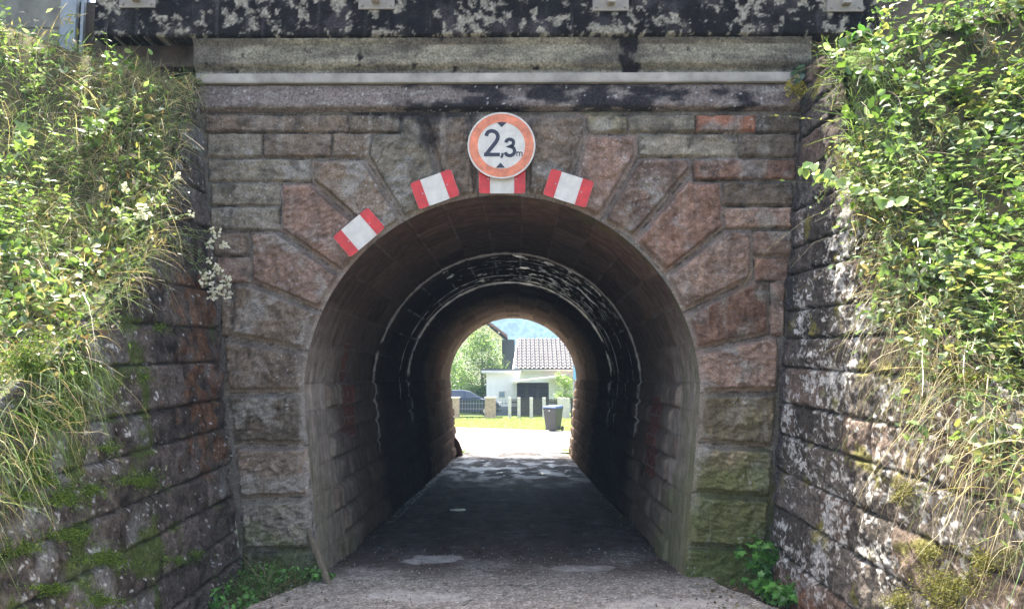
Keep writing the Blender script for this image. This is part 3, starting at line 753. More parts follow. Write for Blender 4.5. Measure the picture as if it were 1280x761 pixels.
class Fol:
    def __init__(s): s.V = []; s.C = []; s.L = []; s.S = []; s.nv = 0
    def _add(s, V, C, faces, n, k):
        base = s.nv + np.arange(n)[:, None] * k
        for f in faces:
            s.L.append((base + np.array(f)[None]).ravel()); s.S.append(np.full(n, len(f)))
        s.V.append(V.reshape(-1, 3)); s.C.append(C.reshape(-1, 3)); s.nv += n * k
    def leaves(s, P, D, U, size, col, kind='ovate', wid=1.0):
        P = np.atleast_2d(P); n = len(P); T, Fc = leaf_template(kind)
        D = nrm(D); X = nrm(np.cross(D, U)); Nn = np.cross(X, D); size = np.broadcast_to(size, (n,))
        V = P[:, None] + size[:, None, None] * (T[None, :, 0:1] * X[:, None] * wid + T[None, :, 1:2] * D[:, None] + T[None, :, 2:3] * Nn[:, None])
        C = np.repeat(np.broadcast_to(col, (n, 3))[:, None], len(T), 1)
        s._add(V, C, Fc, n, len(T))
    def blades(s, P, D, length, width, droop, col, K=5, tip=None):
        P = np.atleast_2d(P); n = len(P); D = nrm(D); length = np.broadcast_to(length, (n,)); width = np.broadcast_to(width, (n,)); droop = np.broadcast_to(droop, (n,))
        a = np.linspace(0, 1, K + 1); side = nrm(np.cross(D, rng.normal(size=(n, 3))))
        c = P[:, None] + D[:, None] * (length[:, None] * a)[..., None]
        c[..., 2] -= (droop * length)[:, None] * a ** 2
        kd = rng.normal(size=(n, 3)); kf = rng.uniform(2, 9, (n, 1)); kp = rng.uniform(0, 6, (n, 1))
        c += (length[:, None] * rng.uniform(0, .22, (n, 1)) * (np.sin(a * kf + kp) - np.sin(kp)) * a)[..., None] * kd[:, None]
        w = (width[:, None] * (1 - a ** 2 * .92))[..., None] * side[:, None] * .5
        V = np.stack([c - w, c + w], 2).reshape(n, -1, 3)
        col = np.broadcast_to(col, (n, 3)); tipc = col if tip is None else np.broadcast_to(tip, (n, 3))
        C = lerp(col[:, None], tipc[:, None], np.repeat(a, 2)[None, :, None])
        s._add(V, C, [(2 * i, 2 * i + 1, 2 * i + 3, 2 * i + 2) for i in range(K)], n, 2 * (K + 1))
    def stem(s, pts, r0, r1, col):
        pts = np.array(pts, float); K = len(pts); t = nrm(np.gradient(pts, axis=0)); a = nrm(np.cross(t, (0.3, .2, 1.0) if abs(t[0][2]) < .8 else (1.0, .1, 0))); b = np.cross(t, a)
        r = np.linspace(r0, r1, K)[:, None]
        ring = np.stack([pts + r * (a * math.cos(w) + b * math.sin(w)) for w in (0, 2.1, 4.2)], 1)
        fs = [(3 * i + k, 3 * i + (k + 1) % 3, 3 * i + 3 + (k + 1) % 3, 3 * i + 3 + k) for i in range(K - 1) for k in range(3)]
        s._add(ring[None], np.broadcast_to(col, (3 * K, 3)), fs, 1, 3 * K)
    def build(s, name, mat, parent=None):
        L = np.concatenate(s.L); T = np.concatenate(s.S); st = np.concatenate([[0], np.cumsum(T)[:-1]])
        C = np.concatenate(s.C); C = np.concatenate([np.clip(C, .004, .9), np.ones((len(C), 1))], 1)
        return raw_mesh(name, np.concatenate(s.V), L, st, T, mat, parent, C, smoothf=False)
def rand_dir(n, up=.0, side=0.0):
    d = rng.normal(size=(n, 3)); d[:, 2] += up; d[:, 0] += side; return nrm(d)
G1 = np.array((.075, .125, .028)); G2 = np.array((.045, .085, .022)); G3 = np.array((.12, .19, .065)); YG = np.array((.17, .24, .08)); DK = np.array((.025, .05, .018))
TAN = np.array((.34, .28, .16)); STRAW = np.array((.42, .37, .24)); BRN = np.array((.12, .075, .04)); OLV = np.array((.09, .09, .03))
def cols(n, *cs, v=.25):
    k = rng.integers(0, len(cs), n); c = np.array(cs)[k]; return c * (1 + v * rng.normal(size=(n, 1))).clip(.4, 1.8)

def bank_pt(side, t, q):
    """q>0: on the slope outward of the wall top, q<0: hanging down the wall face"""
    t = np.asarray(t, float); q = np.asarray(q, float); zt = ztop(side, t); zz = zt + np.minimum(q, 0)
    x = np.where(q < 0, wing_x(side, zz) - side * .03, side * (np.abs(wing_x(side, zt)) + q + (.05 if side < 0 else .02)))
    z = np.where(q < 0, zz, bank_z(side, side * (np.abs(wing_x(side, zt)) + np.maximum(q, 0)), -t))
    return np.stack([x, -t, z], -1)

def stalk(f, base, d, h, n, ls, col, kind='ovate', stemcol=(.12, .14, .05), bend=.25, r=.003, opp=True, wid=1.0):
    """a leafy stalk: bent stem with opposite leaves"""
    d = nrm(np.array(d, float)); K = 7; a = np.linspace(0, 1, K)[:, None]
    hb = rng.normal(size=3) * np.array((1, 1, 0)) * bend * h
    pts = base + d * h * a + hb * a ** 2 - np.array((0, 0, 1)) * bend * h * .35 * a ** 2
    f.stem(pts, r, r * .4, stemcol)
    u = np.linspace(.12, 1, n); ph = rng.random() * 6.28
    P = []; D = []; S = []
    for i, w in enumerate(u):
        p = np.array([np.interp(w, a[:, 0], pts[:, k]) for k in range(3)])
        for k in range(2 if opp else 1):
            an = ph + i * (1.57 if opp else 2.4) + k * math.pi
            P.append(p); D.append((math.cos(an), math.sin(an), rng.normal(.15, .25))); S.append(ls * (1.15 - .65 * w) * rng.uniform(.75, 1.2))
    P = np.array(P); D = np.array(D); n2 = len(P)
    U = np.array((0, 0, 1)) + .35 * rng.normal(size=(n2, 3))
    f.leaves(P, D, U, np.array(S), np.clip(col * (1 + .22 * rng.normal(size=(n2, 1))), .01, .5), kind, wid)

def undergrowth(side):
    # --- leafy mass
    f = Fol()
    PG = np.array((.16, .22, .12)); OL = np.array((.16, .17, .06))
    def brown_stems(n, t0, t1, q0, q1):
        for i in range(n):
            t = rng.uniform(t0, t1); b = bank_pt(side, t, rng.uniform(q0, q1)); L = rng.uniform(.3, .9)
            d = nrm(np.array((-side * rng.normal(.3, .5), rng.normal(-.1, .6), rng.normal(.6, .5)))); a = np.linspace(0, 1, 8)[:, None]
            p = b + d * L * a - np.array((0, 0, 1)) * L * rng.uniform(.2, 1.1) * a ** 2 + .03 * np.cumsum(rng.normal(size=(8, 3)), 0) * .5
            f.stem(p, rng.uniform(.0014, .003), .0008, [TAN * .7, BRN, TAN * .6, STRAW * .7][rng.integers(4)])
    def mass(n, t0, t1, q0, q1, hz, s0, s1, cs, kind, w=1.0):
        # leaves gathered in clumps with gaps between
        m = max(6, n // 38); tc = rng.uniform(t0, t1, m); qc = rng.uniform(q0, q1, m); hc = rng.random(m) ** 1.4 * hz; sc_ = rng.uniform(.7, 1.3, m)
        k = rng.integers(0, m, n); P = bank_pt(side, tc[k], qc[k]) + rng.normal(size=(n, 3)) * (.085, .085, .06); P[:, 2] += hc[k]
        f.leaves(P, rand_dir(n, -.1, -side * .4), rand_dir(n, 1.2, -side * .4), rng.uniform(s0, s1, n) * sc_[k], cols(n, *cs), kind, w)
    if side < 0:
        for i in range(230):
            t = rng.uniform(.45, 3.6); q = rng.uniform(.35, 2.4)
            b = bank_pt(side, t, q)
            c = [G1, G3, G2, YG * .8, PG][rng.integers(5)]
            stalk(f, b, (rng.normal(.1, .3), rng.normal(-.2, .25), 1), rng.uniform(.25, .62), rng.integers(6, 11), rng.uniform(.05, .11), c * 1.3, ['ovate', 'lance'][rng.integers(2)], wid=rng.uniform(.7, 1.1))
        mass(2000, .3, 3.6, .15, 2.0, .35, .03, .07, [G1 * 1.3, G2, G3 * 1.2, PG], 'ovate')
        mass(2600, .2, 3.6, .05, 1.6, .30, .04, .09, [PG, OL, G3, TAN * .7], 'lance')
        mass(1300, .1, 3.6, -.05, .3, .08, .02, .045, [G1, OL, TAN * .6, BRN], 'ovate')
        brown_stems(130, .2, 3.6, -.05, 1.5)
        mass(2000, .5, 2.4, .08, .4, .10, .03, .07, [G1 * 1.2, G3, PG, OL, TAN * .7], 'ovate')
    else:
        for i in range(370):
            t = rng.uniform(.9, 3.6); q = rng.uniform(.10, 2.1)
            b = bank_pt(side, t, q); c = [G1, G2, G3, PG, OL][rng.integers(5)]
            stalk(f, b, (rng.normal(-.2, .35), rng.normal(-.25, .3), .9), rng.uniform(.25, .7), rng.integers(6, 11), rng.uniform(.045, .115), c * 1.2, ['ovate', 'ovate', 'lance'][rng.integers(3)], bend=.5, wid=rng.uniform(.8, 1.25))
        for i in range(210):     # trailing shoots hanging over the wall
            t = rng.uniform(1.5, 3.6); b = bank_pt(side, t, rng.uniform(-.05, .25)) + (0, 0, .08)
            c = [G1, G3, YG * .8, PG, PG * 1.2][rng.integers(5)]
            L = rng.uniform(.2, .7) * np.interp(t, [1.5, 2.0, 3.5], [.4, .9, 1.3]); K = 9; a = np.linspace(0, 1, K)[:, None]
            sway = np.array((-rng.uniform(.02, .22), rng.uniform(-.3, .3), 0))
            pts = b + sway * a * 1.2 + np.array((0, 0, 1)) * (.10 * a - L * 1.1 * a ** 1.7) + .012 * np.cumsum(rng.normal(size=(K, 3)), 0); f.stem(pts, .003, .0012, TAN * .8)
            ls = rng.uniform(.03, .075)
            for k in range(1, K):
                m = rng.integers(0, 4)
                if m: pp = np.repeat(pts[k:k + 1], m, 0); f.leaves(pp, rand_dir(m, -.1, -.3), rand_dir(m, 1.5, -.5), ls * rng.uniform(.6, 1.1, m), cols(m, c, v=.2), 'ovate')
        mass(3900, .85, 3.6, .0, 2.0, .42, .03, .08, [G1 * 1.1, G2, G3, PG], 'ovate')
        mass(1700, .85, 3.6, -.1, 1.6, .30, .04, .09, [PG, OL, G3, TAN * .7], 'lance')
        mass(900, 1.2, 3.7, -.3, .1, .05, .02, .05, [PG, OL, TAN * .7], 'ovate')
        brown_stems(230, .8, 3.7, -.25, 1.2)
    o = f.build('weed_cover', M_LEAF)
    tag(o, kind='stuff'); tag(o, 'leafy green weeds covering the bank above the left wing wall' if side < 0 else 'dense brambles and leafy shoots spilling over the right wing wall', 'undergrowth')
    # --- grass
    g = Fol()
    def gr(n, t0, t1, q0, q1, L0, L1, w, dr0, dr1, cs, up, sd, K=5, lift=0.0):
        t = rng.uniform(t0, t1, n); q = rng.uniform(q0, q1, n); P = bank_pt(side, t, q) + rng.normal(size=(n, 3)) * .015; P[:, 2] += lift
        g.blades(P, rand_dir(n, up, -side * sd), rng.uniform(L0, L1, n), rng.uniform(.6, 1.4, n) * w, rng.uniform(dr0, dr1, n), cols(n, *cs), K)
    if side < 0:
        gr(3200, .0, 3.5, .05, 1.6, .15, .42, .005, .2, .9, [G1, G3, YG, TAN * .7], 1.3, .5)
        gr(3600, .05, 1.6, -.03, .8, .14, .45, .0040, .2, 1.1, [TAN, STRAW, TAN * .6, G3], .9, .1, 6)
        gr(4200, .6, 3.6, .16, 1.3, .10, .34, .0045, .3, 1.3, [YG, G3, TAN, G1, G3], .6, .0, 6)
        gr(2600, .15, 2.5, -.06, .14, .07, .24, .0045, .2, 1.2, [G3, YG, TAN, G1], .9, .1, 5)
        gr(1700, 2.3, 3.8, -.40, .05, .10, .36, .0035, .6, 1.5, [YG * .9, G3, TAN, G1], .1, -.1, 7)
        gr(1500, .3, 3.4, .1, 1.4, .25, .65, .0034, .2, 1.0, [STRAW, TAN, STRAW, YG], 1.0, .2, 8)
    else:
        gr(1800, .75, 3.5, -.05, 1.6, .15, .40, .005, .2, .9, [G1, G3, YG, TAN * .7], 1.3, .5)
        gr(900, .8, 1.9, -.05, .4, .2, .42, .005, .2, .8, [YG, G3, G1], 1.3, .4, 6)
        gr(1100, 1.4, 3.7, -.1, .5, .15, .5, .0036, .4, 1.3, [STRAW, TAN, STRAW * 1.2, YG, G3], .5, .15, 8)
        gr(600, 1.9, 3.7, -.55, -.05, .15, .5, .0034, .8, 1.5, [STRAW * 1.15, TAN, STRAW, G3], .0, .2, 8)
    o = g.build('wild_grass', M_GRASS)
    tag(o, kind='stuff'); tag(o, 'green and straw coloured grass drooping over the left wing wall' if side < 0 else 'pale dry grass stems hanging down the right wing wall', 'grass')
undergrowth(-1); undergrowth(1)
for side in (-1, 1):      # the banks go on behind the camera's shoulder
    f = Fol(); n = 5200; t = rng.uniform(3.5, 7.5, n); q = rng.uniform(-.05, 3.5, n); P = bank_pt(side, np.minimum(t, 5.95), q); P[:, 1] = -t; P[:, 2] = bank_z(side, P[:, 0], P[:, 1])
    f.blades(P, rand_dir(n, 1.1), rng.uniform(.15, .5, n), .006, rng.uniform(.3, 1.1, n), cols(n, G1, G3, YG, TAN), 5)
    o = f.build('wild_grass', M_GRASS); tag(o, 'rough grass on the bank nearer the viewer, ' + ('left side' if side < 0 else 'right side'), 'grass', kind='stuff')

# ---- loose stones and litter on the gravel
f = Fol(); n = 5200; Y_ = -1.6 + 2.9 * rng.random(n) ** .8; X_ = rng.uniform(-2.3, 2.4, n)
k = (X_ > edge_l(Y_) - .12) & (X_ < edge_r(Y_) + .12) & ((Y_ < .2) | (rng.random(n) < .35)); X_, Y_ = X_[k], Y_[k]; n = len(X_)
f.leaves(np.stack([X_, Y_, gz(Y_) + .008 + .012 * np.exp(-(X_ / .6) ** 2) * smooth(0, 2, Y_)], -1), rand_dir(n) * (1, 1, .2), np.array((0, 0, 1.)) + .3 * rng.normal(size=(n, 3)), .006 + .020 * rng.random(n) ** 3, cols(n, np.array((.30, .28, .25)), np.array((.17, .15, .13)), np.array((.24, .19, .15)), v=.3), 'pebble')
o = f.build('loose_gravel', M_MOSS); tag(o, 'loose small stones on the gravel before the arch', 'gravel', kind='stuff')
f = Fol(); n = 520; sd = rng.choice((-1, 1), n); Y_ = -1.5 + 9 * rng.random(n) ** 2; X_ = sd * (np.where(Y_ < 0, 1.75, 1.5) + rng.normal(size=n) * .10)
f.leaves(np.stack([X_, Y_, gz(Y_) + .012 - .02 * (Y_ > 0)], -1), rand_dir(n) * (1, 1, .25), np.array((0, 0, 1.)) + .35 * rng.normal(size=(n, 3)), rng.uniform(.015, .045, n), cols(n, BRN, TAN * .6, np.array((.10, .07, .03)), OLV), 'ovate')
o = f.build('leaf_litter', M_LEAF); tag(o, 'fallen brown leaves along both edges of the road', 'leaf litter', kind='stuff')

# ---- moss tufts on the walls
def moss(side, spots, name, label, cset):
    f = Fol(); vs = []
    for (px, py, rx, ry, dens) in spots:
        n = int(dens * rx * ry * 1.0)
        a = rng.random(n) * 6.283; r = np.abs(rng.normal(size=n)) * .62 * (1 + .35 * np.sin(a * 3 + px) + .2 * np.sin(a * 7 + py))
        for ax, ay in zip(px + rx * r * np.cos(a), py + ry * r * np.sin(a)):
            p = onX(ax, ay, side * 2.5)
            for _ in range(2): p = onX(ax, ay, float(wing_x(side, p[2])))
            vs.append(p + (-side * rng.uniform(.015, .04), 0, 0))
    P = np.array(vs); n = len(P)
    f.blades(P, rand_dir(n, .5, -side * 1.0), rng.uniform(.008, .024, n), rng.uniform(.003, .006, n), rng.uniform(0, .6, n), cols(n, *cset, v=.3), 2)
    o = f.build('moss', M_GRASS); tag(o, label, 'moss', kind='stuff')
MG = [np.array((.10, .17, .02)), np.array((.07, .12, .02)), np.array((.15, .22, .03)), np.array((.04, .07, .015))]
moss(-1, [(168,600,30,10,9),(75,622,22,12,8),(125,697,26,11,9),(35,575,22,16,7),(90,512,26,16,6),(108,612,16,8,8),(80,668,30,10,7),(20,684,22,9,8),(175,470,14,10,3),(85,478,18,20,4),(195,410,14,8,3),(215,700,26,9,4),(38,520,30,20,5),(30,455,34,30,4),(130,560,18,7,5),(20,620,20,10,6),(60,735,30,8,6),(240,692,14,8,5),(100,470,14,10,5),(120,750,30,8,5),(50,600,16,8,6)], 'moss', 'bright green moss cushions on the left wing wall', MG)
YM = [np.array((.15, .145, .035)), np.array((.10, .11, .03)), np.array((.19, .18, .05)), np.array((.10, .09, .03))]
moss(1, [(1190,735,36,26,5),(1140,612,14,14,6),(1100,270,22,40,3),(1130,620,10,8,5),(1112,320,14,20,3),(1085,235,12,22,4),(1240,700,26,20,4),(1130,750,18,12,6),(1215,475,30,18,4),(1172,690,16,10,5),(1060,205,12,26,2)], 'moss', 'yellow green moss clinging to the right wing wall', YM)

# ================================================================ distinct plants
def bush(name, label, cat, pts, n, hr, ls, cs, kind='ovate', droop=0.25, group=None, spread=.8, stemc=(.10, .13, .04)):
    r = empty(name, tuple(map(float, pts[0]))); tag(r, label, cat, group)
    f = Fol(); s = Fol()
    for i in range(n):
        b = np.array(pts[i % len(pts)], float) - np.array(pts[0]) + rng.normal(size=3) * (.04, .04, .005)
        d = nrm(np.array((rng.normal() * spread, rng.normal() * spread, 1.0)))
        h = rng.uniform(*hr); K = 6; a = np.linspace(0, 1, K)[:, None]
        p = b + d * h * a - np.array((0, 0, 1)) * droop * h * a ** 2
        s = Fol(); s.stem(p, .0035, .0015, stemc); s.build('stem', M_LEAF, r)
        for k in range(1, K):
            m = rng.integers(2, 5)
            f.leaves(np.repeat(p[k:k + 1], m, 0) + rng.normal(size=(m, 3)) * .02, rand_dir(m, .0), np.array((0, -.35, 1.)) + .4 * rng.normal(size=(m, 3)), ls * rng.uniform(.6, 1.2, m), cols(m, *cs, v=.2), kind)
    f.build('foliage', M_LEAF, r); return r
BG = [np.array((.10, .26, .05)), np.array((.13, .32, .06)), np.array((.07, .18, .04))]
p0 = onZ(955, 712, .02); p0[1] = -.18; bush('leafy_weed', 'leafy green weed growing at the foot of the right jamb stones', 'weed', [(p0[0], -.2, 0), (p0[0] + .1, -.25, 0), (p0[0] - .10, -.2, 0), (p0[0] + .18, -.3, 0)], 34, (.28, .56), .085, BG, 'palm', .25, spread=.5)
p1 = onZ(985, 745, 0); bush('leafy_weed', 'low sprawling weed beside the gravel under the right wing wall', 'weed', [(p1[0], p1[1], 0), (p1[0] + .12, p1[1] - .05, 0), (p1[0] - .1, p1[1] + .15, 0)], 26, (.10, .28), .075, BG, 'palm', .3, spread=1.0)
p2 = onZ(800, 757, 0)
p3 = onZ(395, 722, 0); bush('seedling', 'small bright seedling beside the leaning plank left of the arch', 'weed', [(p3[0], p3[1] - .03, .0), (p3[0] + .05, p3[1] - .05, 0)], 8, (.06, .14), .04, BG, 'ovate', .2)
p4 = onZ(310, 752, 0); bush('seedling', 'round leaved weed at the bottom left edge of the gravel', 'weed', [(p4[0], p4[1], -.05), (p4[0] - .25, p4[1] + .02, -.05), (p4[0] - .6, p4[1], -.05)], 22, (.05, .2), .05, BG, 'ovate', .3)
# grass tuft in the left corner
r = empty('grass_tuft', (-1.98, -.33, 0)); tag(r, 'grass tuft in the corner between left wing wall and arch', 'grass tuft')
f = Fol(); n = 620; P = rng.normal(size=(n, 3)) * (.15, .16, .01) + (0, 0, -.04)
f.blades(P, rand_dir(n, 1.2), rng.uniform(.16, .50, n), .0055, rng.uniform(.3, 1.0, n), cols(n, G1, BG[2], G2, G3, TAN * .7), 5)
f.build('blades', M_GRASS, r)
f = Fol(); n = 120; P = rng.normal(size=(n, 3)) * (.2, .16, .0) + (0, 0, .04) + rng.random((n, 3)) * (0, 0, .1); f.leaves(P, rand_dir(n, .2), rand_dir(n, 2), .035, cols(n, *BG), 'ovate'); f.build('foliage', M_LEAF, r)

# white umbels on the left
def white_umbel(base, heads, label):
    r = empty('white_flowering_plant', tuple(map(float, base))); tag(r, label, 'wildflower')
    b = np.array(base); s = Fol(); lf = Fol()
    for (h, rad, n) in heads:
        h = np.array(h) - b; mid = h * .55 + (0, 0, .06); a = np.linspace(0, 1, 9)[:, None]
        p = 2 * a * (1 - a) * mid + a ** 2 * h; s = Fol(); s.stem(p, .0028, .0014, (.16, .19, .08)); s.build('stem', M_LEAF, r)
        for k in range(2, 8):
            m = 3; lf.leaves(np.repeat(p[k:k + 1], m, 0), rand_dir(m, .1, .3), rand_dir(m, 1.2), rng.uniform(.03, .07, m), cols(m, np.array((.14, .19, .09)), v=.2), 'lance')
        f = Fol(); c = np.clip(rng.normal(size=(n // 5, 3)), -1.2, 1.2) * (rad, rad, rad * 1.2) * 1.35
        for q in c: f.stem(np.linspace(h - (0, 0, rad), h + q, 4), .001, .0006, (.18, .22, .1))
        cc = np.repeat(c, 5, 0) + rng.normal(size=(len(c) * 5, 3)) * rad * .16; m = len(cc)
        for k in range(3): f.leaves(h + cc, rand_dir(m), rand_dir(m, .6), rng.uniform(.008, .014, m), cols(m, np.array((.74, .73, .66)), v=.08), 'petal')
        f.build('flower_cluster', M_PETAL, r)
    lf.build('foliage', M_LEAF, r)
M_PETAL = leaf_mat('petal', .3, .6, .2)
def pL(px, py, X): return onX(px, py, X)
white_umbel(pL(195, 290, -2.62), [(pL(268, 292, -2.38), .022, 60), (pL(263, 306, -2.40), .014, 40), (pL(279, 306, -2.38), .02, 60), (pL(272, 338, -2.36), .022, 70), (pL(258, 348, -2.36), .024, 90), (pL(283, 352, -2.36), .024, 90), (pL(270, 365, -2.36), .03, 120), (pL(262, 325, -2.38), .012, 30), (pL(285, 368, -2.36), .018, 60)], 'white flowering plant hanging in front of the left corner of the arch face')
white_umbel(pL(150, 300, -2.62), [(pL(179, 264, -2.40), .022, 110), (pL(222, 220, -2.42), .010, 30), (pL(239, 267, -2.42), .010, 30), (pL(157, 235, -2.42), .012, 30), (pL(145, 262, -2.42), .010, 24)], 'white flowering plant rising out of the grass over the left wall')
# lobed bright leaves top left
def sapling(base, label, n, h, ls):
    r = empty('maple_sapling', tuple(map(float, base))); tag(r, label, 'sapling'); f = Fol(); s = Fol()
    for i in range(n):
        d = nrm(np.array((rng.normal(.3, .45), rng.normal(-.2, .4), 1.0))); hh = h * rng.uniform(.6, 1.0); p = d * hh * np.linspace(0, 1, 6)[:, None] - np.array((0, 0, .25 * hh)) * np.linspace(0, 1, 6)[:, None] ** 2
        s = Fol(); s.stem(p, .005, .002, (.15, .12, .06)); s.build('stem', M_LEAF, r); m = 7
        q = p[rng.integers(2, 6, m)]; f.leaves(q, rand_dir(m, -.1, .3), np.array((.1, -.3, 1.)) + .35 * rng.normal(size=(m, 3)), ls * rng.uniform(.7, 1.2, m), cols(m, YG, G3, YG * .8, v=.15), 'palm')
    f.build('foliage', M_LEAF, r)
sapling(bank_pt(-1, 1.0, .55) + (0, 0, .25), 'lime green lobed leaves rising at the top of the left bank', 5, .5, .11)
sapling(bank_pt(-1, 1.4, 1.1) + (0, 0, .2), 'bright lobed leaves at the top left corner in front of the concrete panel', 6, .6, .12)
# ivy on the right
def ivy(path, label, n, ls, cs, name='ivy_tendril', cat='ivy'):
    path = [np.array(p) for p in path]; r = empty(name, tuple(map(float, path[0]))); tag(r, label, cat)
    f = Fol(); s = Fol(); a = np.linspace(0, 1, 14); k = np.linspace(0, 1, len(path)); pp = np.array(path) - path[0]
    c = np.stack([np.interp(a, k, pp[:, i]) for i in range(3)], 1) + rng.normal(size=(14, 3)) * .006
    s.stem(c, .003, .0015, (.22, .20, .08)); w = rng.random(n); P = np.stack([np.interp(w, a, c[:, i]) for i in range(3)], 1)
    f.leaves(P, rand_dir(n, -.3), np.array((-.3, -1, .6)) + .45 * rng.normal(size=(n, 3)), ls * rng.uniform(.6, 1.2, n), cols(n, *cs, v=.15), 'ovate', 1.5)
    s.build('stem', M_LEAF, r); f.build('foliage', M_LEAF, r)
ivy([onX(1130, 262, 2.45), onX(1090, 240, 2.38), onX(1050, 228, 2.3), onX(998, 208, 2.25)], 'bright ivy tendril reaching left across the corner from the right bank', 44, .07, [YG * 1.3, G3 * 1.2, YG])
ivy([onX(1050, 222, 2.35), onX(1032, 240, 2.3), onX(1012, 262, 2.28)], 'thin drooping vine below the bright ivy tendril', 12, .02, [G3, YG], name='vine')
ivy([onX(1110, 60, 2.55), onX(1080, 38, 2.45), onX(1060, 45, 2.42), onX(1045, 62, 2.4), onX(1050, 80, 2.4)], 'dark green climbing leaves against the right end of the stained bridge edge', 26, .075, [G2, G1, BG[2]], name='climbing_vine', cat='climber')
pS = onX(1003, 108, 2.5)
pS = onY(1000, 108, -.22); r = empty('yellow_flowering_plant', tuple(map(float, pS + (.10, .08, .08)))); tag(r, 'yellow flower head with blue green leaves at the right end of the metal duct', 'wildflower')
f = Fol(); n = 420; c = rng.normal(size=(40, 3)) * (.052, .04, .038); P = np.repeat(c, 11, 0)[:n] + rng.normal(size=(n, 3)) * .012 - (.12, .06, .09)
f.leaves(P, rand_dir(n), rand_dir(n, .5), rng.uniform(.010, .018, n), cols(n, np.array((.42, .36, .08)), np.array((.30, .27, .07)), np.array((.20, .20, .06)), v=.15), 'petal'); f.build('flower_cluster', M_PETAL, r)
f = Fol(); n = 34; f.leaves(rng.normal(size=(n, 3)) * (.06, .04, .04) + (-.03, -.03, .06), rand_dir(n, .0), np.array((0, -.6, 1.)) + .4 * rng.normal(size=(n, 3)), .085, cols(n, np.array((.06, .11, .08)), np.array((.08, .14, .10))), 'ovate'); f.build('foliage', M_LEAF, r)
f = Fol(); f.stem([(.06, .05, -.02), (0, 0, .03), (-.05, -.03, .0), (-.12, -.06, -.07)], .005, .003, (.15, .17, .08)); f.build('stem', M_LEAF, r)

# ================================================================ signs on the arch
M_WHITE = plain('white_sign_film', (.56, .54, .47), .45, 0, 12, (.80, 1.08), .02)
M_RED = plain('red_sign_film', (.52, .032, .028), .45, 0, 12, (.7, 1.15), .02)
M_FADED = plain('faded_red_ring', (.62, .20, .10), .5, 0, 11, (.6, 1.25), .02)
M_BLACK = plain('black_lettering', (.018, .02, .035), .5, 0, 30, (.8, 1.2), .0)
M_BACK = plain('sign_metal', (.35, .35, .36), .45, .6, 20)
def disc(m, r0, r1, y0, y1, n=72):
    """annulus facing -Y between r0 and r1 from y0 (front) to y1 (back)"""
    vs = []; fs = []
    for k in range(n):
        a = 2 * math.pi * k / n; c, s = math.cos(a), math.sin(a)
        vs += [(r1 * c, y0, r1 * s), (r1 * c, y1, r1 * s)] + ([(r0 * c, y0, r0 * s), (r0 * c, y1, r0 * s)] if r0 > 0 else [])
    w = 4 if r0 > 0 else 2
    for k in range(n):
        a, b = k * w, ((k + 1) % n) * w; fs.append((a, a + 1, b + 1, b))
        if r0 > 0: fs += [(a, b, b + 2, a + 2), (a + 2, b + 2, b + 3, a + 3), (a + 1, a + 3, b + 3, b + 1)]
    if r0 == 0: fs += [tuple(k * 2 for k in range(n)), tuple(k * 2 + 1 for k in range(n))[::-1]]
    m.add(vs, fs); return m
def ribbon(m, pts, w, y0, y1):
    """flat stroke in the XZ plane with mitred joints"""
    p = np.array(pts, float); n = len(p); t = np.zeros_like(p)
    for i in range(n):
        a = p[i] - p[i - 1] if i > 0 else p[1] - p[0]; b = p[i + 1] - p[i] if i < n - 1 else a
        a = a / np.linalg.norm(a); b = b / np.linalg.norm(b); q = a + b; q /= np.linalg.norm(q); t[i] = np.array((-q[1], q[0])) / max(.45, np.dot(q, a))
    L = p + t * w / 2; R = p - t * w / 2; vs = []; fs = []
    for i in range(n): vs += [(L[i][0], y0, L[i][1]), (R[i][0], y0, R[i][1]), (L[i][0], y1, L[i][1]), (R[i][0], y1, R[i][1])]
    for i in range(n - 1):
        a, b = 4 * i, 4 * i + 4; fs += [(a, b, b + 1, a + 1), (a, a + 2, b + 2, b), (a + 1, b + 1, b + 3, a + 3)]
    fs += [(0, 1, 3, 2), (4 * n - 4, 4 * n - 2, 4 * n - 1, 4 * n - 3)]
    m.add(vs, fs)
SY = -.165
cS = onY(626.8, 182, SY); RS = abs(onY(669.2, 182, SY)[0] - cS[0])
sg = empty('height_limit_sign', tuple(map(float, cS))); tag(sg, 'round sign reading 2,3 m with faded red rim above the arch crown', 'traffic sign')
m = MB(); disc(m, 0, RS, 0, .012); m.build('sign_plate', M_WHITE, sg, .002)
m = MB(); disc(m, RS * .70, RS * .955, -.002, .001); m.build('red_ring', M_FADED, sg)
m = MB(); disc(m, RS * .955, RS * 1.0, -.0035, .0125); m.build('rim', M_WHITE, sg)
u = RS / 222.0
def sp(x, y): return ((x - 298) * u, (299 - y) * u)
m = MB()
arc2 = [(200, 234), (201, 226), (205, 216), (213, 208), (224, 203), (237, 202), (251, 205), (263, 213), (271, 224), (275, 238), (273, 254), (266, 269), (256, 284), (240, 304), (222, 327), (200, 356)]
arc2[0] = (199, 236)
ribbon(m, [sp(*p) for p in arc2], 25 * u, -.0022, 0)
ribbon(m, [sp(184, 360), sp(288, 360)], 24 * u, -.0024, 0)
arc3 = [(327, 280), (330, 270), (338, 262), (350, 258), (363, 260), (374, 268), (378, 280), (374, 294), (364, 303), (350, 307), (364, 309), (378, 317), (384, 332), (383, 346), (375, 358), (362, 366), (348, 367), (335, 363), (327, 354), (324, 345)]
ribbon(m, [sp(*p) for p in arc3], 22 * u, -.0022, 0)
ribbon(m, [sp(306, 350), sp(304, 366), sp(296, 382)], 15 * u, -.0022, 0)
for a in (399, 416, 433): ribbon(m, [sp(a, 345 if a > 400 else 340), sp(a, 371)], 6 * u, -.0022, 0)
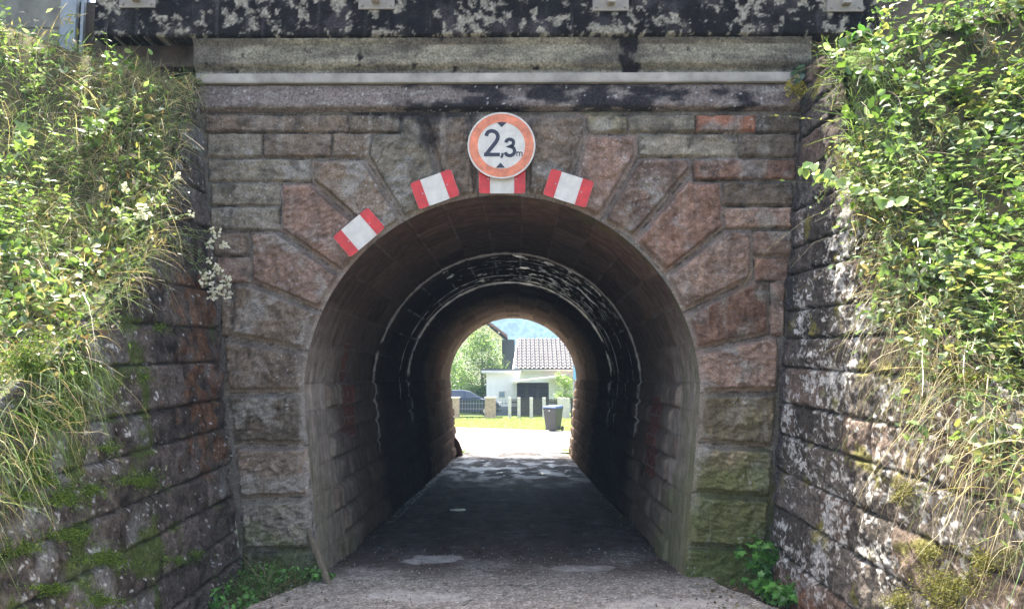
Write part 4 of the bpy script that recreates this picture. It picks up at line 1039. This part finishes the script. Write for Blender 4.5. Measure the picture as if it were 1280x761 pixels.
ribbon(m, [sp(399, 350), sp(404, 344), (sp(411, 344)), sp(416, 350)], 6 * u, -.0025, 0); ribbon(m, [sp(416, 350), sp(421, 344), sp(428, 344), sp(433, 350)], 6 * u, -.0025, 0)
m.build('lettering', M_BLACK, sg)
m = MB()
m.prism([(sp(269, 146)[0], -.0022, sp(269, 146)[1]), (sp(298, 141)[0], -.0022, sp(298, 141)[1]), (sp(331, 146)[0], -.0022, sp(331, 146)[1]), (sp(300, 177)[0], -.0022, sp(300, 177)[1])], (0, .002, 0)); m.build('arrow', M_BLACK, sg)
m = MB()
m.prism([(sp(262, 448)[0], -.0022, sp(262, 448)[1]), (sp(322, 448)[0], -.0022, sp(322, 448)[1]), (sp(292, 414)[0], -.0022, sp(292, 414)[1])], (0, .002, 0)); m.build('arrow', M_BLACK, sg)
m = MB()
for s_ in (-1, 1): m.tube([(s_ * .09, .010, .0), (s_ * .09, .16, .0)], .012, 10)
m.box(-.2, .2, .013, .022, -.02, .02); m.build('wall_bracket', M_BACK, sg)

def plate(corners, Y, label, split=((.235, .76)), ry=0.0):
    """red-white-red plate: corners in px TL, TR, BR, BL"""
    c = [onY(x, y, Y) for x, y in corners]; o = sum(c) / 4
    TL, TR, BR, BL = c; ex = ((TR - TL) + (BR - BL)) / 2; ez = ((TL - BL) + (TR - BR)) / 2; w = np.linalg.norm(ex); h = np.linalg.norm(ez)
    ang = math.atan2(ex[2], ex[0]); r = empty('hazard_plate', tuple(map(float, o))); r.rotation_euler = (0, -ang, ry)
    tag(r, label, 'warning plate', 'red and white plates around the arch')
    R = .022
    def rr(x0, x1, rl, rr_):
        pts = []
        for (cx, cz, a0, on) in ((x1 - R, h / 2 - R, 90, rr_), (x0 + R, h / 2 - R, 180, rl), (x0 + R, -h / 2 + R, 270, rl), (x1 - R, -h / 2 + R, 360, rr_)):
            sx = 1 if cx > (x0 + x1) / 2 else -1; sz = 1 if cz > 0 else -1
            if on: pts += [(cx + R * math.cos(math.radians(a)), cz + R * math.sin(math.radians(a))) for a in np.linspace(a0 - 90, a0, 6)]
            else: pts.append((cx + sx * R, cz + sz * R))
        return pts
    m = MB(); m.prism([(x, 0, z) for x, z in rr(-w / 2, w / 2, 1, 1)], (0, .004, 0)); m.build('plate', M_WHITE, r)
    a, b = split
    m = MB(); m.prism([(x, -.0018, z) for x, z in rr(-w / 2 + .001, -w / 2 + w * a, 1, 0)], (0, .0015, 0)); m.build('red_band', M_RED, r)
    m = MB(); m.prism([(x, -.0018, z) for x, z in rr(-w / 2 + w * b, w / 2 - .001, 0, 1)], (0, .0015, 0)); m.build('red_band', M_RED, r)
    for sx in (-.3, .3): m = MB(); m.tube([(sx * w, -.007, 0), (sx * w, .12, 0)], .0065, 8); m.build('bolt', M_BACK, r)
plate([(416, 296), (460, 259), (481.5, 284.5), (438, 322)], -.128, 'tilted red and white plate lowest on the left of the arch')
plate([(512.3, 230), (563.5, 210.6), (574.8, 244.3), (524, 261.6)], -.128, 'red and white plate left of the round sign', (.25, .75))
plate([(598.6, 206), (656.7, 206), (656.7, 241.8), (598.6, 241.8)], -.128, 'red and white plate half hidden under the round sign', (.24, .76))
plate([(688.5, 210.7), (742, 227), (733, 260.6), (679, 243)], -.128, 'red and white plate right of the round sign', (.25, .74))

# ---- railing posts on the bridge edge (only their foot plates are in view)
for i, (a, b, yb) in enumerate([(149, 194, 10), (448, 493, 12), (741, 786, 14), (1034, 1079, 15)]):
    A = onY(a, yb, -.175); B = onY(b, yb, -.175); r = empty('railing_post', ((A[0] + B[0]) / 2, -.175, A[2])); w = B[0] - A[0]
    tag(r, ['bolted foot plate of the leftmost railing post on the bridge edge', 'bolted railing post foot plate left of the round sign', 'bolted railing post foot plate right of the round sign', 'bolted railing post foot plate above the right corner'][i], 'railing post', 'railing posts along the bridge edge')
    m = MB(); m.box(-w / 2, w / 2, -.006, .012, 0, .26); m.build('foot_plate', M_GALV, r, .002)
    for sx in (-1, 1):
        for zz in (.035, .225):
            m = MB(); m.tube([(sx * (w / 2 - .035), -.006, zz), (sx * (w / 2 - .035), -.020, zz)], .013, 6); m.build('bolt', M_GALV, r)
    m = MB(); m.box(-.035, .035, -.075, -.007, .05, 1.25); m.build('post', M_GALV, r, .003)

# ---- top left: concrete panels and steel post
M_CONC = plain('weathered_concrete', (.17, .165, .135), .9, 0, 5, (.6, 1.3), .3, .01)
A = onY(76, 30, .05)
m = MB()
for k in range(5): m.box(-8, A[0] + .02, .06 + .012 * (k % 2), .16, 3.9 + k * .36, 4.25 + k * .36)
o = m.build('concrete_panel_wall', M_CONC, None, .01); tag(o, 'pale concrete panel wall behind the weeds at the top left', 'concrete wall')
M_POST = plain('painted_steel', (.22, .25, .26), .5, .2, 10)
A = onY(75, 20, -.02); B = onY(95, 20, -.02)
m = MB(); m.box(A[0], B[0], -.02, .03, 3.9, 6.1); m.box(A[0] + .06, B[0] - .06, .03, .18, 3.9, 6.1); m.box(A[0], B[0], .18, .22, 3.9, 6.1)
m.box(B[0] + .03, B[0] + .06, .0, .04, 3.9, 6.1)
o = m.build('steel_post', M_POST, None, .003); tag(o, 'grey steel post standing beside the left end of the bridge edge', 'post')

# ---- plank and stick by the left jamb
M_WOOD = plain('weathered_wood', (.11, .09, .06), .85, 0, 14, (.6, 1.4), .4, .01)
m = MB(); a = onY(384, 664, -.05); b = onY(414, 727, -.30)
P = [a + (0, 0, 0), a * .6 + b * .4 + (-.01, 0, .02), b * 1.0]
m.tube([P[0] + (-.0, 0, .03), P[1], P[2] + (0, 0, -.08)], [.018, .030, .034], 6)
o = m.build('leaning_plank', M_WOOD, None, .004); tag(o, 'weathered timber plank leaning against the left foot of the arch', 'plank')
M_PALE = plain('pale_wood', (.38, .36, .24), .8, 0, 14, (.7, 1.3), .3, .01)
m = MB(); a = onY(289, 632, -.05); b = onY(296, 684, -.08); m.tube([a, (a + b) / 2 + (.004, 0, 0), b], [.014, .018, .02], 6)
o = m.build('pale_stick', M_PALE, None); tag(o, 'pale split stick standing in the left corner beside the arch face', 'stick')

# ================================================================ beyond the tunnel
GZ = -.42
def YD(d): return d - 7.14
# --- wheelie bin
M_BIN = plain('dark_grey_plastic', (.010, .011, .013), .42, 0, 30, (.9, 1.1), .02)
M_LID = plain('blue_plastic', (.03, .06, .15), .4, 0, 30, (.9, 1.1), .02)
M_RUB = plain('black_rubber', (.015, .015, .015), .7)
bx, by = onY(691.5, 520, YD(32))[0], YD(32)
bn = empty('wheelie_bin', (bx, by, GZ + .012), math.radians(-28)); tag(bn, 'dark wheelie bin with a blue lid on the bright street', 'bin')
m = MB()
lv = [(.03, .21, .25), (.25, .225, .27), (.82, .27, .335), (.86, .285, .35), (.90, .285, .35)]
vs = []; fs = []
for z, hx, hy in lv: vs += [(-hx, -hy, z), (hx, -hy, z), (hx, hy * 1.0, z), (-hx, hy, z)]
for i in range(len(lv) - 1):
    for k in range(4): fs.append((4 * i + k, 4 * i + (k + 1) % 4, 4 * i + 4 + (k + 1) % 4, 4 * i + 4 + k))
fs += [(3, 2, 1, 0), (16, 17, 18, 19)]; m.add(vs, fs); m.box(-.10, .10, -.29, -.26, .35, .72)
m.build('bin_body', M_BIN, bn, .025)
m = MB(); m.add([(-.30, -.38, .905), (.30, -.38, .905), (.30, .34, .905), (-.30, .34, .905), (-.27, -.33, .985), (.27, -.33, .985), (.28, .30, 1.01), (-.28, .30, 1.01)], [(0, 3, 2, 1), (4, 5, 6, 7), (0, 1, 5, 4), (1, 2, 6, 5), (2, 3, 7, 6), (3, 0, 4, 7)])
m.build('lid', M_LID, bn, .02)
m = MB(); m.tube([(-.26, .40, .93), (.26, .40, .93)], .018, 8)
for s_ in (-.24, .24): m.tube([(s_, .33, .90), (s_, .40, .93)], .018, 8)
m.build('handle', M_BIN, bn)
for s_ in (-1, 1):
    m = MB(); m.tube([(s_ * .245, .28, .10), (s_ * .295, .28, .10)], .10, 18); m.build('wheel', M_RUB, bn, .008)
m = MB(); m.prism([(-.035, -.368, .79), (.035, -.368, .79), (.0, -.368, .85)], (0, .01, 0)); o = m.build('sticker', M_WHITE, bn); o.parent = bn

# --- garden fence
M_PIER = plain('sand_brick', (.40, .30, .22), .9, 0, 9, (.7, 1.2), .3, .02)
M_CPOST = plain('pale_concrete', (.55, .52, .46), .9, 0, 8, (.85, 1.1))
M_BOARD = plain('weathered_boards', (.065, .055, .045), .85, 0, 12, (.6, 1.3), .3)
M_BAR = plain('fence_bars', (.16, .18, .22), .5, .3)
YF = YD(42.3)
fz1 = onY(640, 497.5, YF)[2]
def XF(px, Y=None): return float(onY(px, 510, YF if Y is None else Y)[0])
def brick_pier(x0, x1, label, mat=M_PIER, top=None):
    r = empty('gate_pier', ((x0 + x1) / 2, YF, GZ)); w = (x1 - x0) / 2; t = (top if top is not None else fz1) - GZ; tag(r, label, 'gate pier')
    m = MB(); nrow = 8
    for k in range(nrow): m.box(-w + .01 * (k % 2), w - .01 * (k % 2), -w, w, -.1 if k == 0 else k * t / nrow, (k + 1) * t / nrow - .015 * 0 - .001)
    m.build('shaft', mat, r)
    m = MB(); m.box(-w - .03, w + .03, -w - .03, w + .03, t + .001, t + .06); m.build('cap', M_CPOST, r, .01)
brick_pier(XF(560), XF(574), 'sand coloured brick pier at the left edge of the tunnel view'); brick_pier(XF(606.5), XF(619.5), 'sand coloured brick pier right beside the parked car')
def bar_fence(x0, x1, label):
    r = empty('metal_fence', (x0, YF, GZ)); tag(r, label, 'fence'); w = x1 - x0; t = fz1 - GZ
    m = MB(); n = int(w / .14)
    for k in range(n + 1): m.box(k * w / n - .009, k * w / n + .009, -.01, .01, .03, t * .93)
    m.build('bars', M_BAR, r); m = MB()
    for z in (.12, t * .45, t * .72): m.box(0, w, -.022, -.0105, z, z + .035)
    m.build('rail', M_BAR, r)
bar_fence(XF(574.5), XF(606), 'low metal bar fence in front of the parked car'); bar_fence(XF(620), XF(636), 'short metal bar fence between brick pier and board fence')
px = [637, 648.5, 664, 680, 699]
bf = empty('board_fence', (XF(637), YF, GZ)); tag(bf, 'dark board fence with pale concrete posts left of the bin', 'fence')
x0 = XF(637); t = fz1 - GZ
for p in px: m = MB(); m.box(XF(p) - x0 - .08, XF(p) - x0 + .09, -.09, .09, -.05, t + .04); m.build('post', M_CPOST, bf, .01)
for a, b in zip(px[:-1], px[1:]):
    m = MB(); n = 9; A_, B_ = XF(a) - x0 + .10, XF(b) - x0 - .09
    for k in range(n): m.box(lerp(A_, B_, k / n) + .006, lerp(A_, B_, (k + 1) / n) - .006, -.02, .01 * (1 + k % 2), .10, t - .03 - .02 * (k % 2))
    m.box(A_, B_, .021, .05, .25, .32); m.box(A_, B_, .021, .05, t - .25, t - .18); m.build('board_panel', M_BOARD, bf)
gw = MB(); gw.box(XF(701), XF(712), YF - .1, YF + .1, GZ - .05, fz1); gw.box(XF(703), XF(707), YF - .14, YF - .101, GZ - .05, fz1 + .05)
o = gw.build('concrete_garden_wall', M_CPOST, None, .01); tag(o, 'short pale concrete garden wall right behind the bin', 'garden wall')
m = MB(); m.box(XF(713.5), XF(716), YF - .05, YF + .05, GZ, fz1); o = m.build('dark_gate_post', M_BOARD, None, .005); tag(o, 'dark timber post right of the concrete garden wall', 'post')
brick_pier(XF(718), XF(729), 'pale pier beyond the right edge of the tunnel mouth', M_CPOST, fz1 + .05)

# --- verge grass
f = Fol(); n = 42000; X_ = rng.uniform(-9, 9, n); Y_ = rng.uniform(0, 1, n)
lo = np.interp(X_, [-12, -2.2, 3, 12], [27.4, 26.8, 24.2, 22.0]); Y_ = lo + (YF + .1 - lo) * Y_
P = np.stack([X_, Y_, np.full(n, GZ - .06)], -1)
f.blades(P, rand_dir(n, 2.0), rng.uniform(.10, .22, n), rng.uniform(.015, .03, n), rng.uniform(.1, .6, n), cols(n, np.array((.22, .27, .09)), np.array((.28, .31, .12)), np.array((.16, .22, .07)), np.array((.36, .35, .18)), v=.15), 3)
o = f.build('verge_grass', M_GRASS); tag(o, 'sunlit grass verge between street and fences', 'grass', kind='stuff')
def tuft(px_, py_, Y, n, h, label):
    p = onY(px_, py_, Y); r = empty('grass_tuft', (float(p[0]), Y, float(gz(Y)))); tag(r, label, 'grass tuft'); f = Fol()
    P = np.clip(rng.normal(size=(n, 3)), -1.7, 1.7) * (.12, .25, .0) + (0, 0, -.04); f.blades(P, rand_dir(n, 1.2), rng.uniform(.4, 1, n) * h, .012, rng.uniform(.2, .9, n), cols(n, YG, G3, G1), 4); f.build('blades', M_GRASS, r)
tuft(712, 560, 15.9, 500, .38, 'sunlit grass tuft at the right side of the tunnel exit'); tuft(581, 565, 15.7, 400, .32, 'sunlit grass tuft behind the leaning guard stone at the exit')
# leaning guard stone
M_RUST = plain('rusty_iron', (.10, .055, .04), .8, .2, 12, (.5, 1.5), .3, .01)
a = onY(573, 568, 14.4); m = MB(); pr = [(0, 0), (.22, 0), (.19, .22), (.12, .40), (.04, .50), (-.03, .52), (-.05, .3)]
m.prism([(float(a[0]) - .10 + x, 14.3, -.40 + z * 1.0) for x, z in pr], (0, .22, 0)); o = m.build('guard_stone', M_RUST, None, .02); tag(o, 'dark leaning guard stone at the left side of the tunnel exit', 'guard stone')
# narrow street sign pole at right
M_BLUE = plain('blue_paint', (.10, .30, .42), .5)
xp = float(onY(717.5, 470, YD(28))[0]); r = empty('sign_pole', (xp, YD(28), GZ)); tag(r, 'thin pole with a blue sign edge at the right of the tunnel exit', 'sign pole')
m = MB(); m.tube([(0, 0, 0), (0, 0, 2.6)], .03, 8); m.build('pole', M_BAR, r); m = MB(); m.box(-.02, .34, -.04, -.031, 2.05, 2.5); m.build('sign_board', M_BLUE, r)

# --- parked car, nose to the right
M_CAR = plain('dark_blue_paint', (.03, .045, .075), .22, .4, 5, (.95, 1.05), 0, spec=.6)
M_GLASS = plain('car_glass', (.03, .04, .05), .05, 0, 5, (.95, 1.05), 0, spec=.8)
M_RIM = plain('alloy', (.5, .5, .52), .3, .9); M_LAMP = plain('lamp_glass', (.6, .6, .62), .15, 0)
def car(xnose, Y, z0):
    r = empty('parked_car', (xnose, Y, z0)); tag(r, 'dark blue hatchback parked behind the low metal fence', 'car')
    # side profile, x measured back from the nose
    low = [(-4.1, .55), (-4.12, .85), (-4.0, .98), (-1.1, .96), (-.45, .86), (-.08, .66), (0, .42), (-.05, .22), (-4.05, .25)]
    roof = [(-3.95, .98), (-3.55, 1.30), (-2.9, 1.42), (-2.1, 1.42), (-1.75, 1.36), (-1.05, .97)]
    def loft(pts, w0, w1, zt):
        vs = []; n = len(pts)
        for s_ in (-1, 1):
            for (x, z) in pts:
                k = np.clip((z - zt[0]) / (zt[1] - zt[0]), 0, 1); nose = 1 - .16 * max(0, 1 - abs(x) / .5) - .12 * max(0, 1 - abs(x + 4.1) / .4)
                vs.append((x, s_ * lerp(w0, w1, k) * nose, z))
        fs = [tuple(range(n)), tuple(range(2 * n - 1, n - 1, -1))] + [(i, n + i, n + (i + 1) % n, (i + 1) % n) for i in range(n)]
        return vs, fs
    m = MB(); m.add(*loft(low, .87, .80, (.6, 1.0))); m.build('body', M_CAR, r, .05)
    m = MB(); m.add(*loft(roof, .76, .58, (.98, 1.42))); m.build('roof', M_CAR, r, .03)
    for x0, x1, x2, x3 in ((-1.95, -1.22, -1.80, -1.95), (-2.85, -2.05, -2.05, -2.80), (-3.62, -2.95, -2.92, -3.40)):
        m = MB(); pts = [(x0, 1.0), (x1, 1.0), (x2, 1.33), (x3, 1.35)]
        for s_ in (-1, 1): m.prism([(x, s_ * (lerp(.76, .58, (z - .98) / .44) + .004), z) for x, z in pts], (0, s_ * .004, 0))
        m.build('window', M_GLASS, r)
    m = MB(); m.prism([(-1.14, -.66, 1.0), (-1.14, .66, 1.0), (-1.74, .56, 1.345), (-1.74, -.56, 1.345)], (.012, 0, .014)); m.build('windscreen', M_GLASS, r)
    for x in (-.78, -3.35):
        for s_ in (-1, 1):
            m = MB(); m.tube([(x, s_ * .70, .31), (x, s_ * .885, .31)], .315, 24); w = m.build('wheel', M_RUB, r, .02)
            m = MB(); m.tube([(x, s_ * .875, .31), (x, s_ * .893, .31)], .20, 16); m.build('rim', M_RIM, w)
    for s_ in (-1, 1): m = MB(); m.box(-.30, -.06, s_ * .62 - .12, s_ * .62 + .12, .60, .72); m.build('headlight', M_LAMP, r, .03)
    for s_ in (-1, 1): m = MB(); m.box(-1.45, -1.30, s_ * .90 - .07, s_ * .90 + .07, .98, 1.08); m.build('mirror', M_CAR, r, .02)
car(float(onY(627, 505, YD(44.6))[0]), YD(44.6), GZ)

# --- garage
M_WALLW = plain('white_render', (.72, .71, .68), .9, 0, 3, (.93, 1.05))
M_FASC = plain('dark_fascia', (.06, .065, .075), .6); M_SOFF = plain('pale_soffit', (.55, .56, .58), .7)
M_DWOOD = plain('dark_stained_timber', (.035, .032, .03), .7, 0, 12, (.7, 1.3)); M_PLIN = plain('grey_plinth', (.16, .17, .19), .9)
YG_ = YD(47)
def XY(px_, Y): return float(onY(px_, 490, Y)[0])
def ZY(py_, Y): return float(onY(640, py_, Y)[2])
gr_ = empty('garage', (XY(608, YG_), YG_, GZ)); tag(gr_, 'white flat roofed garage with a dark roof edge and small window', 'garage')
gx0 = 0; gx1 = XY(650, YG_) - XY(608, YG_); gt = ZY(466, YG_) - GZ
m = MB(); m.box(0, gx1, 0, 5, .42, gt); m.build('wall', M_WALLW, gr_); m = MB(); m.box(-.02 + .005, gx1 - .01, -.02, 4.9, -.1, .419); m.build('plinth', M_PLIN, gr_)
m = MB(); m.box(-.28, gx1 + .05, -.35, 5.3, gt + .001, gt + .15); rf_ = m.build('roof', M_SOFF, gr_); m = MB(); m.box(-.30, gx1 + .07, -.37, 5.32, gt + .151, gt + .24); m.build('roof_edge', M_FASC, gr_)
wx0 = XY(623, YG_) - XY(608, YG_); wx1 = XY(631.5, YG_) - XY(608, YG_); wz0 = ZY(497, YG_) - GZ; wz1 = ZY(488.5, YG_) - GZ
m = MB(); m.box(wx0, wx1, -.03, -.001, wz0, wz1); w = m.build('window', M_WHITE, gr_); m = MB(); m.box(wx0 + .05, wx1 - .05, -.034, -.0305, wz0 + .05, wz1 - .05); m.build('pane', plain('window_glass', (.18, .24, .30), .1), w)
# timber screen with canopy right of it
YS = YD(45.6)
sc_ = empty('timber_screen', (XY(645, YS), YS, GZ)); tag(sc_, 'dark slatted timber screen under a white canopy beside the garage', 'timber screen')
s0 = XY(645, YS); zb = .3; zt_ = ZY(478, YS) - GZ
for i, (a, b) in enumerate([(646, 658), (659, 672), (673, 686)]):
    m = MB(); A_, B_ = XY(a, YS) - s0, XY(b, YS) - s0
    n = 9
    for k in range(n): z = lerp(zb, zt_ - .06, k / n); m.prism([(A_ + .06, -.02, z), (A_ + .06, .03, z + .05), (A_ + .06, .045, z + .045), (A_ + .06, -.005, z - .005)], (B_ - A_ - .12, 0, 0))
    m.build('slats', M_DWOOD, sc_); m = MB()
    m.box(A_, A_ + .07, -.05, .06, 0, zt_); m.box(B_ - .07, B_, -.05, .06, 0, zt_); m.box(A_ + .071, B_ - .071, -.05, .06, zt_ - .07, zt_); m.build('frame', M_DWOOD, sc_)
m = MB(); m.box(XY(646, YS) - s0, XY(686, YS) - s0, .30, .34, 0, zt_); m.build('back_panel', M_DWOOD, sc_)
cp = MB(); p = [onY(641, 479, YS), onY(706, 471.5, YS), onY(706, 468.5, YS), onY(641, 476, YS)]
cp.prism([tuple(q - np.array((s0, YS, GZ)) + (0, -.4, 0)) for q in p], (0, 2.4, 0)); cp.build('canopy', M_WHITE, sc_, .01)

# --- houses
M_TILE = attr_mat('clay_tiles', 8, (.85, 1.15), .2, .02, spec=.5)
def tiled_roof(parent, x0, x1, ye, ze, yr, zr, x0r=None):
    """pantiles from eave (ye, ze) up to ridge (yr, zr)"""
    sl_ = math.hypot(yr - ye, zr - ze); nu = int((x1 - x0) / .035); nv_ = int(sl_ / .045)
    U_, V_ = np.meshgrid(np.linspace(0, 1, nu), np.linspace(0, 1, nv_)); xr0 = x0 if x0r is None else x0r
    X_ = lerp(lerp(x0, xr0, V_), x1, U_) if False else lerp(x0, x1, U_)
    d = V_ * sl_; k = (d / .36) % 1.0
    h = .05 * np.cos(X_ * 2 * math.pi / .29) + .085 * (1 - k)
    tid = np.floor(X_ / .29) * 57 + np.floor(d / .36); c = np.array((.058, .052, .050)) * (.75 + .5 * _h(tid, tid * 0, 4))[..., None]
    ny, nz_ = -(zr - ze) / sl_, (yr - ye) / sl_
    P = np.stack([X_, lerp(ye, yr, V_) + ny * h, lerp(ze, zr, V_) + nz_ * h], -1); C = np.concatenate([c, np.full(X_.shape + (1,), .45)], -1)
    fm = (X_ >= lerp(x0, xr0, V_))[:-1, :-1]
    return grid_mesh('roof', P, M_TILE, parent, C, fm)
YH = YD(52)
hs = empty('tiled_house', (0, 0, 0)); tag(hs, 'low white house with a brown pantiled roof behind the garage', 'house')
ex0 = XY(641, YH); rx0 = XY(648, YH + 3.5)
ze_ = ZY(461, YH); zr_ = ZY(423.5, YH + 3.2)
tiled_roof(hs, ex0, XY(745, YH), YH, ze_, YH + 3.2, zr_, rx0)
m = MB(); m.box(XY(650, YH) + .0, XY(742, YH), YH + .5, YH + 7, GZ - .1, ze_ + .05); m.build('wall', M_WALLW, hs)
m = MB(); m.prism([(ex0 - .03, YH - .1, ze_ - .02), (ex0 + .02, YH - .1, ze_ - .10), (rx0, YH + 3.2, zr_ - .12), (rx0 - .08, YH + 3.2, zr_ - .02)], (.1, 0, 0)); m.box(ex0, XY(745, YH), YH - .12, YH - .04, ze_ - .12, ze_ - .03); m.build('gutter', M_WHITE, hs)
m = MB(); m.prism([(ex0 + .3, YH + .05, ze_ - .05), (XY(745, YH), YH + .05, ze_ - .05), (XY(745, YH), YH + 6.4, ze_ - .05), (ex0 + .3, YH + 6.4, ze_ - .05)], (0, 0, .01)); 
m.add([(rx0 + .1, YH + 3.25, zr_ - .03), (XY(745, YH), YH + 3.25, zr_ - .03), (XY(745, YH), YH + 6.5, ze_), (rx0, YH + 6.5, ze_)], [(0, 1, 2, 3)]); m.build('roof_back', M_PIER, hs)
m = MB(); xs_ = XY(685, YH); m.box(xs_, XY(742, YH), YH - 1.4, YH + .4, ze_ - .62, ze_ - .56) ; m.build('porch_roof', M_PIER, hs)
# yellow house with gable
YY = YD(66)
yh = empty('yellow_house', (0, 0, 0)); tag(yh, 'pale yellow gabled house with red brown verge behind the tree', 'house')
M_YEL = plain('yellow_render', (.66, .60, .40), .9, 0, 3, (.93, 1.05)); M_VERGE = plain('red_brown_tiles', (.16, .075, .055), .8, 0, 10, (.7, 1.2))
apx, apz = XY(590, YY), ZY(386, YY); ex_, ez_ = XY(634, YY), ZY(419, YY)
dxg = ex_ - apx
m = MB(); m.prism([(apx - dxg + .3, YY, GZ), (ex_ - .45, YY, GZ), (ex_ - .45, YY, ez_ - .15), (apx, YY, apz - .35), (apx - dxg + .45, YY, ez_ - .15)], (0, 9, 0)); m.build('wall', M_YEL, yh)
m = MB()
for s_ in (1, -1):
    m.prism([(apx, YY - .8, apz), (apx + s_ * dxg, YY - .8, ez_), (apx + s_ * dxg, YY - .8, ez_ - .22), (apx, YY - .8, apz - .24)], (0, 10.5, 0))
m.build('roof', M_VERGE, yh)
m = MB(); m.box(XY(616, YY) - .6, XY(616, YY) + .5, YY - .06, YY - .002, ZY(440, YY), ZY(425, YY)); m.build('window', M_WHITE, yh)
m = MB(); m.box(ex_ - .44, XY(643, YY), YY + .6, YY + 6, GZ, ZY(424, YY)); m.build('dark_side_box', M_DWOOD, yh)  # added dark box standing in for the dark side of the house

# --- trees, hedge, shrub
M_BARK = plain('bark', (.10, .08, .06), .9, 0, 20, (.6, 1.4), .4, .02)
def leaf_tree(name, label, cat, x, y, h, trunk_h, R, n, ls, cs, seed, squash=1.0, nb=9):
    g = np.random.default_rng(seed); r = empty(name, (x, y, GZ)); tag(r, label, cat); m = MB()
    m.tube([(0, 0, -.1), (.03, 0, trunk_h * .6), (.0, .02, h * .8)], [.06 * R + .02, .045 * R + .02, .01], 7)
    cen = []
    for k in range(nb * 4):
        a = g.random() * 6.283; z = lerp(trunk_h, h * .92, g.random()); rr_ = R * math.sqrt(g.random()) * (1 - .5 * max(0, (z / h - .5) * 2) ** 2) * .85
        c = np.array((rr_ * math.cos(a), rr_ * math.sin(a), z)); cen.append(c)
        if k < nb: m.tube([(0, 0, max(.3, z - rr_ * .8)), c * .5 + np.array((0, 0, .5 * max(.3, z - rr_ * .5))), c], [.035, .02, .008], 5)
    m.build('trunk', M_BARK, r, sm=True); f = Fol(); cen = np.array(cen); k = g.integers(0, len(cen), n)
    off = g.normal(size=(n, 3)) * R * .17 * np.array((1, 1, squash)); P = cen[k] + off
    P = P[(P[:, 2] > trunk_h * .5)]; n = len(P); tone = .75 + .5 * (g.random(len(cen))[k][:n])
    f.leaves(P, rand_dir(n, -.2), rand_dir(n, 1.0), ls * g.uniform(.6, 1.3, n), cols(n, *cs, v=.2) * tone[:, None], 'ovate', 1.3); f.build('crown', M_LEAF, r)
TG = [np.array((.12, .19, .05)), np.array((.08, .14, .035)), np.array((.19, .26, .08)), np.array((.05, .10, .03))]
leaf_tree('garden_tree', 'light green tree standing before the yellow house', 'tree', XY(602, YD(50)), YD(50), ZY(404, YD(50)) - GZ, 1.5, 1.75, 6500, .10, TG, 3)
leaf_tree('garden_tree', 'darker tree further left at the tunnel edge', 'tree', XY(560, YD(52)), YD(52), 3.9, .8, 1.5, 5000, .10, [TG[0], TG[1], TG[3]], 4)
leaf_tree('garden_shrub', 'bright green shrub beside the pale garden wall on the right', 'shrub', XY(706, YD(44)), YD(44), ZY(466, YD(44)) - GZ, .3, .72, 3500, .07, [TG[0], TG[2], np.array((.22, .32, .08))], 5, nb=6)
r = empty('clipped_hedge', (XY(586, YD(48.5)), YD(48.5), GZ)); tag(r, 'dark green clipped hedge behind the parked car', 'hedge')
f = Fol(); n = 9000; P = rng.uniform(-1, 1, size=(n, 3)) * (1.25, .5, .80) + (0, 0, .80); k = rng.integers(0, 3, n); ax = np.abs(P - (0, 0, .80)) / (1.25, .5, .80)
f.leaves(P + .05 * rng.normal(size=(n, 3)), rand_dir(n), rand_dir(n, .6), .08, cols(n, TG[1], TG[3], G2, v=.2), 'ovate', 1.3); f.build('foliage', M_LEAF, r)
m = MB()
for k in range(7): m.tube([(-1.1 + k * .36, 0, -.05), (-1.1 + k * .36, 0, 1.2)], .025, 5)
m.build('stem', M_BARK, r)

# --- wooded hill far behind
M_HILL = attr_mat('forest', .25, (.6, 1.4), .6, 2.0, spec=.05)
Xh, Yh = np.meshgrid(np.linspace(-420, 420, 700), np.linspace(330, 900, 420))
ridge = smooth(330, 760, Yh) * (150 + 26 * fbm(Xh / 160, Yh / 160, 4, 500)) * (1 - .25 * smooth(60, 420, Xh))
ce, ci = cells(Xh / 5 + fbm(Xh / 9, Yh / 9, 2, 503), Yh / 7, 501)
Zh = ridge + (1 - np.clip(ce, 0, 1)) * 6 * (.5 + ci) + 1.5 * fbm(Xh / 3, Yh / 3, 3, 504) - 3
ch_ = lerp(np.array((.015, .032, .014)), np.array((.040, .065, .022)), ci[..., None]) * np.clip(1 + .5 * fbm(Xh / 30, Yh / 30, 3, 502) + .9 * fbm(Xh / 4, Yh / 5, 3, 505), .2, 2.5)[..., None]
o = grid_mesh('hill', np.stack([Xh, Yh, Zh], -1), M_HILL, None, np.concatenate([ch_, np.full(Xh.shape + (1,), .95)], -1)); tag(o, kind='structure')

# --- summer haze
m, t, p, o_ = base_mat('haze'); t.nodes.remove(p); v = N(t, 'ShaderNodeVolumePrincipled'); v.inputs['Color'].default_value = (.42, .66, 1, 1)
v.inputs['Density'].default_value = .00075; t.links.new(v.outputs[0], o_.inputs['Volume'])
hb = MB(); hb.box(-640, 640, -90, 1050, -1.9, 230); o = hb.build('haze', m); tag(o, 'thin pale summer haze', 'haze', kind='stuff')
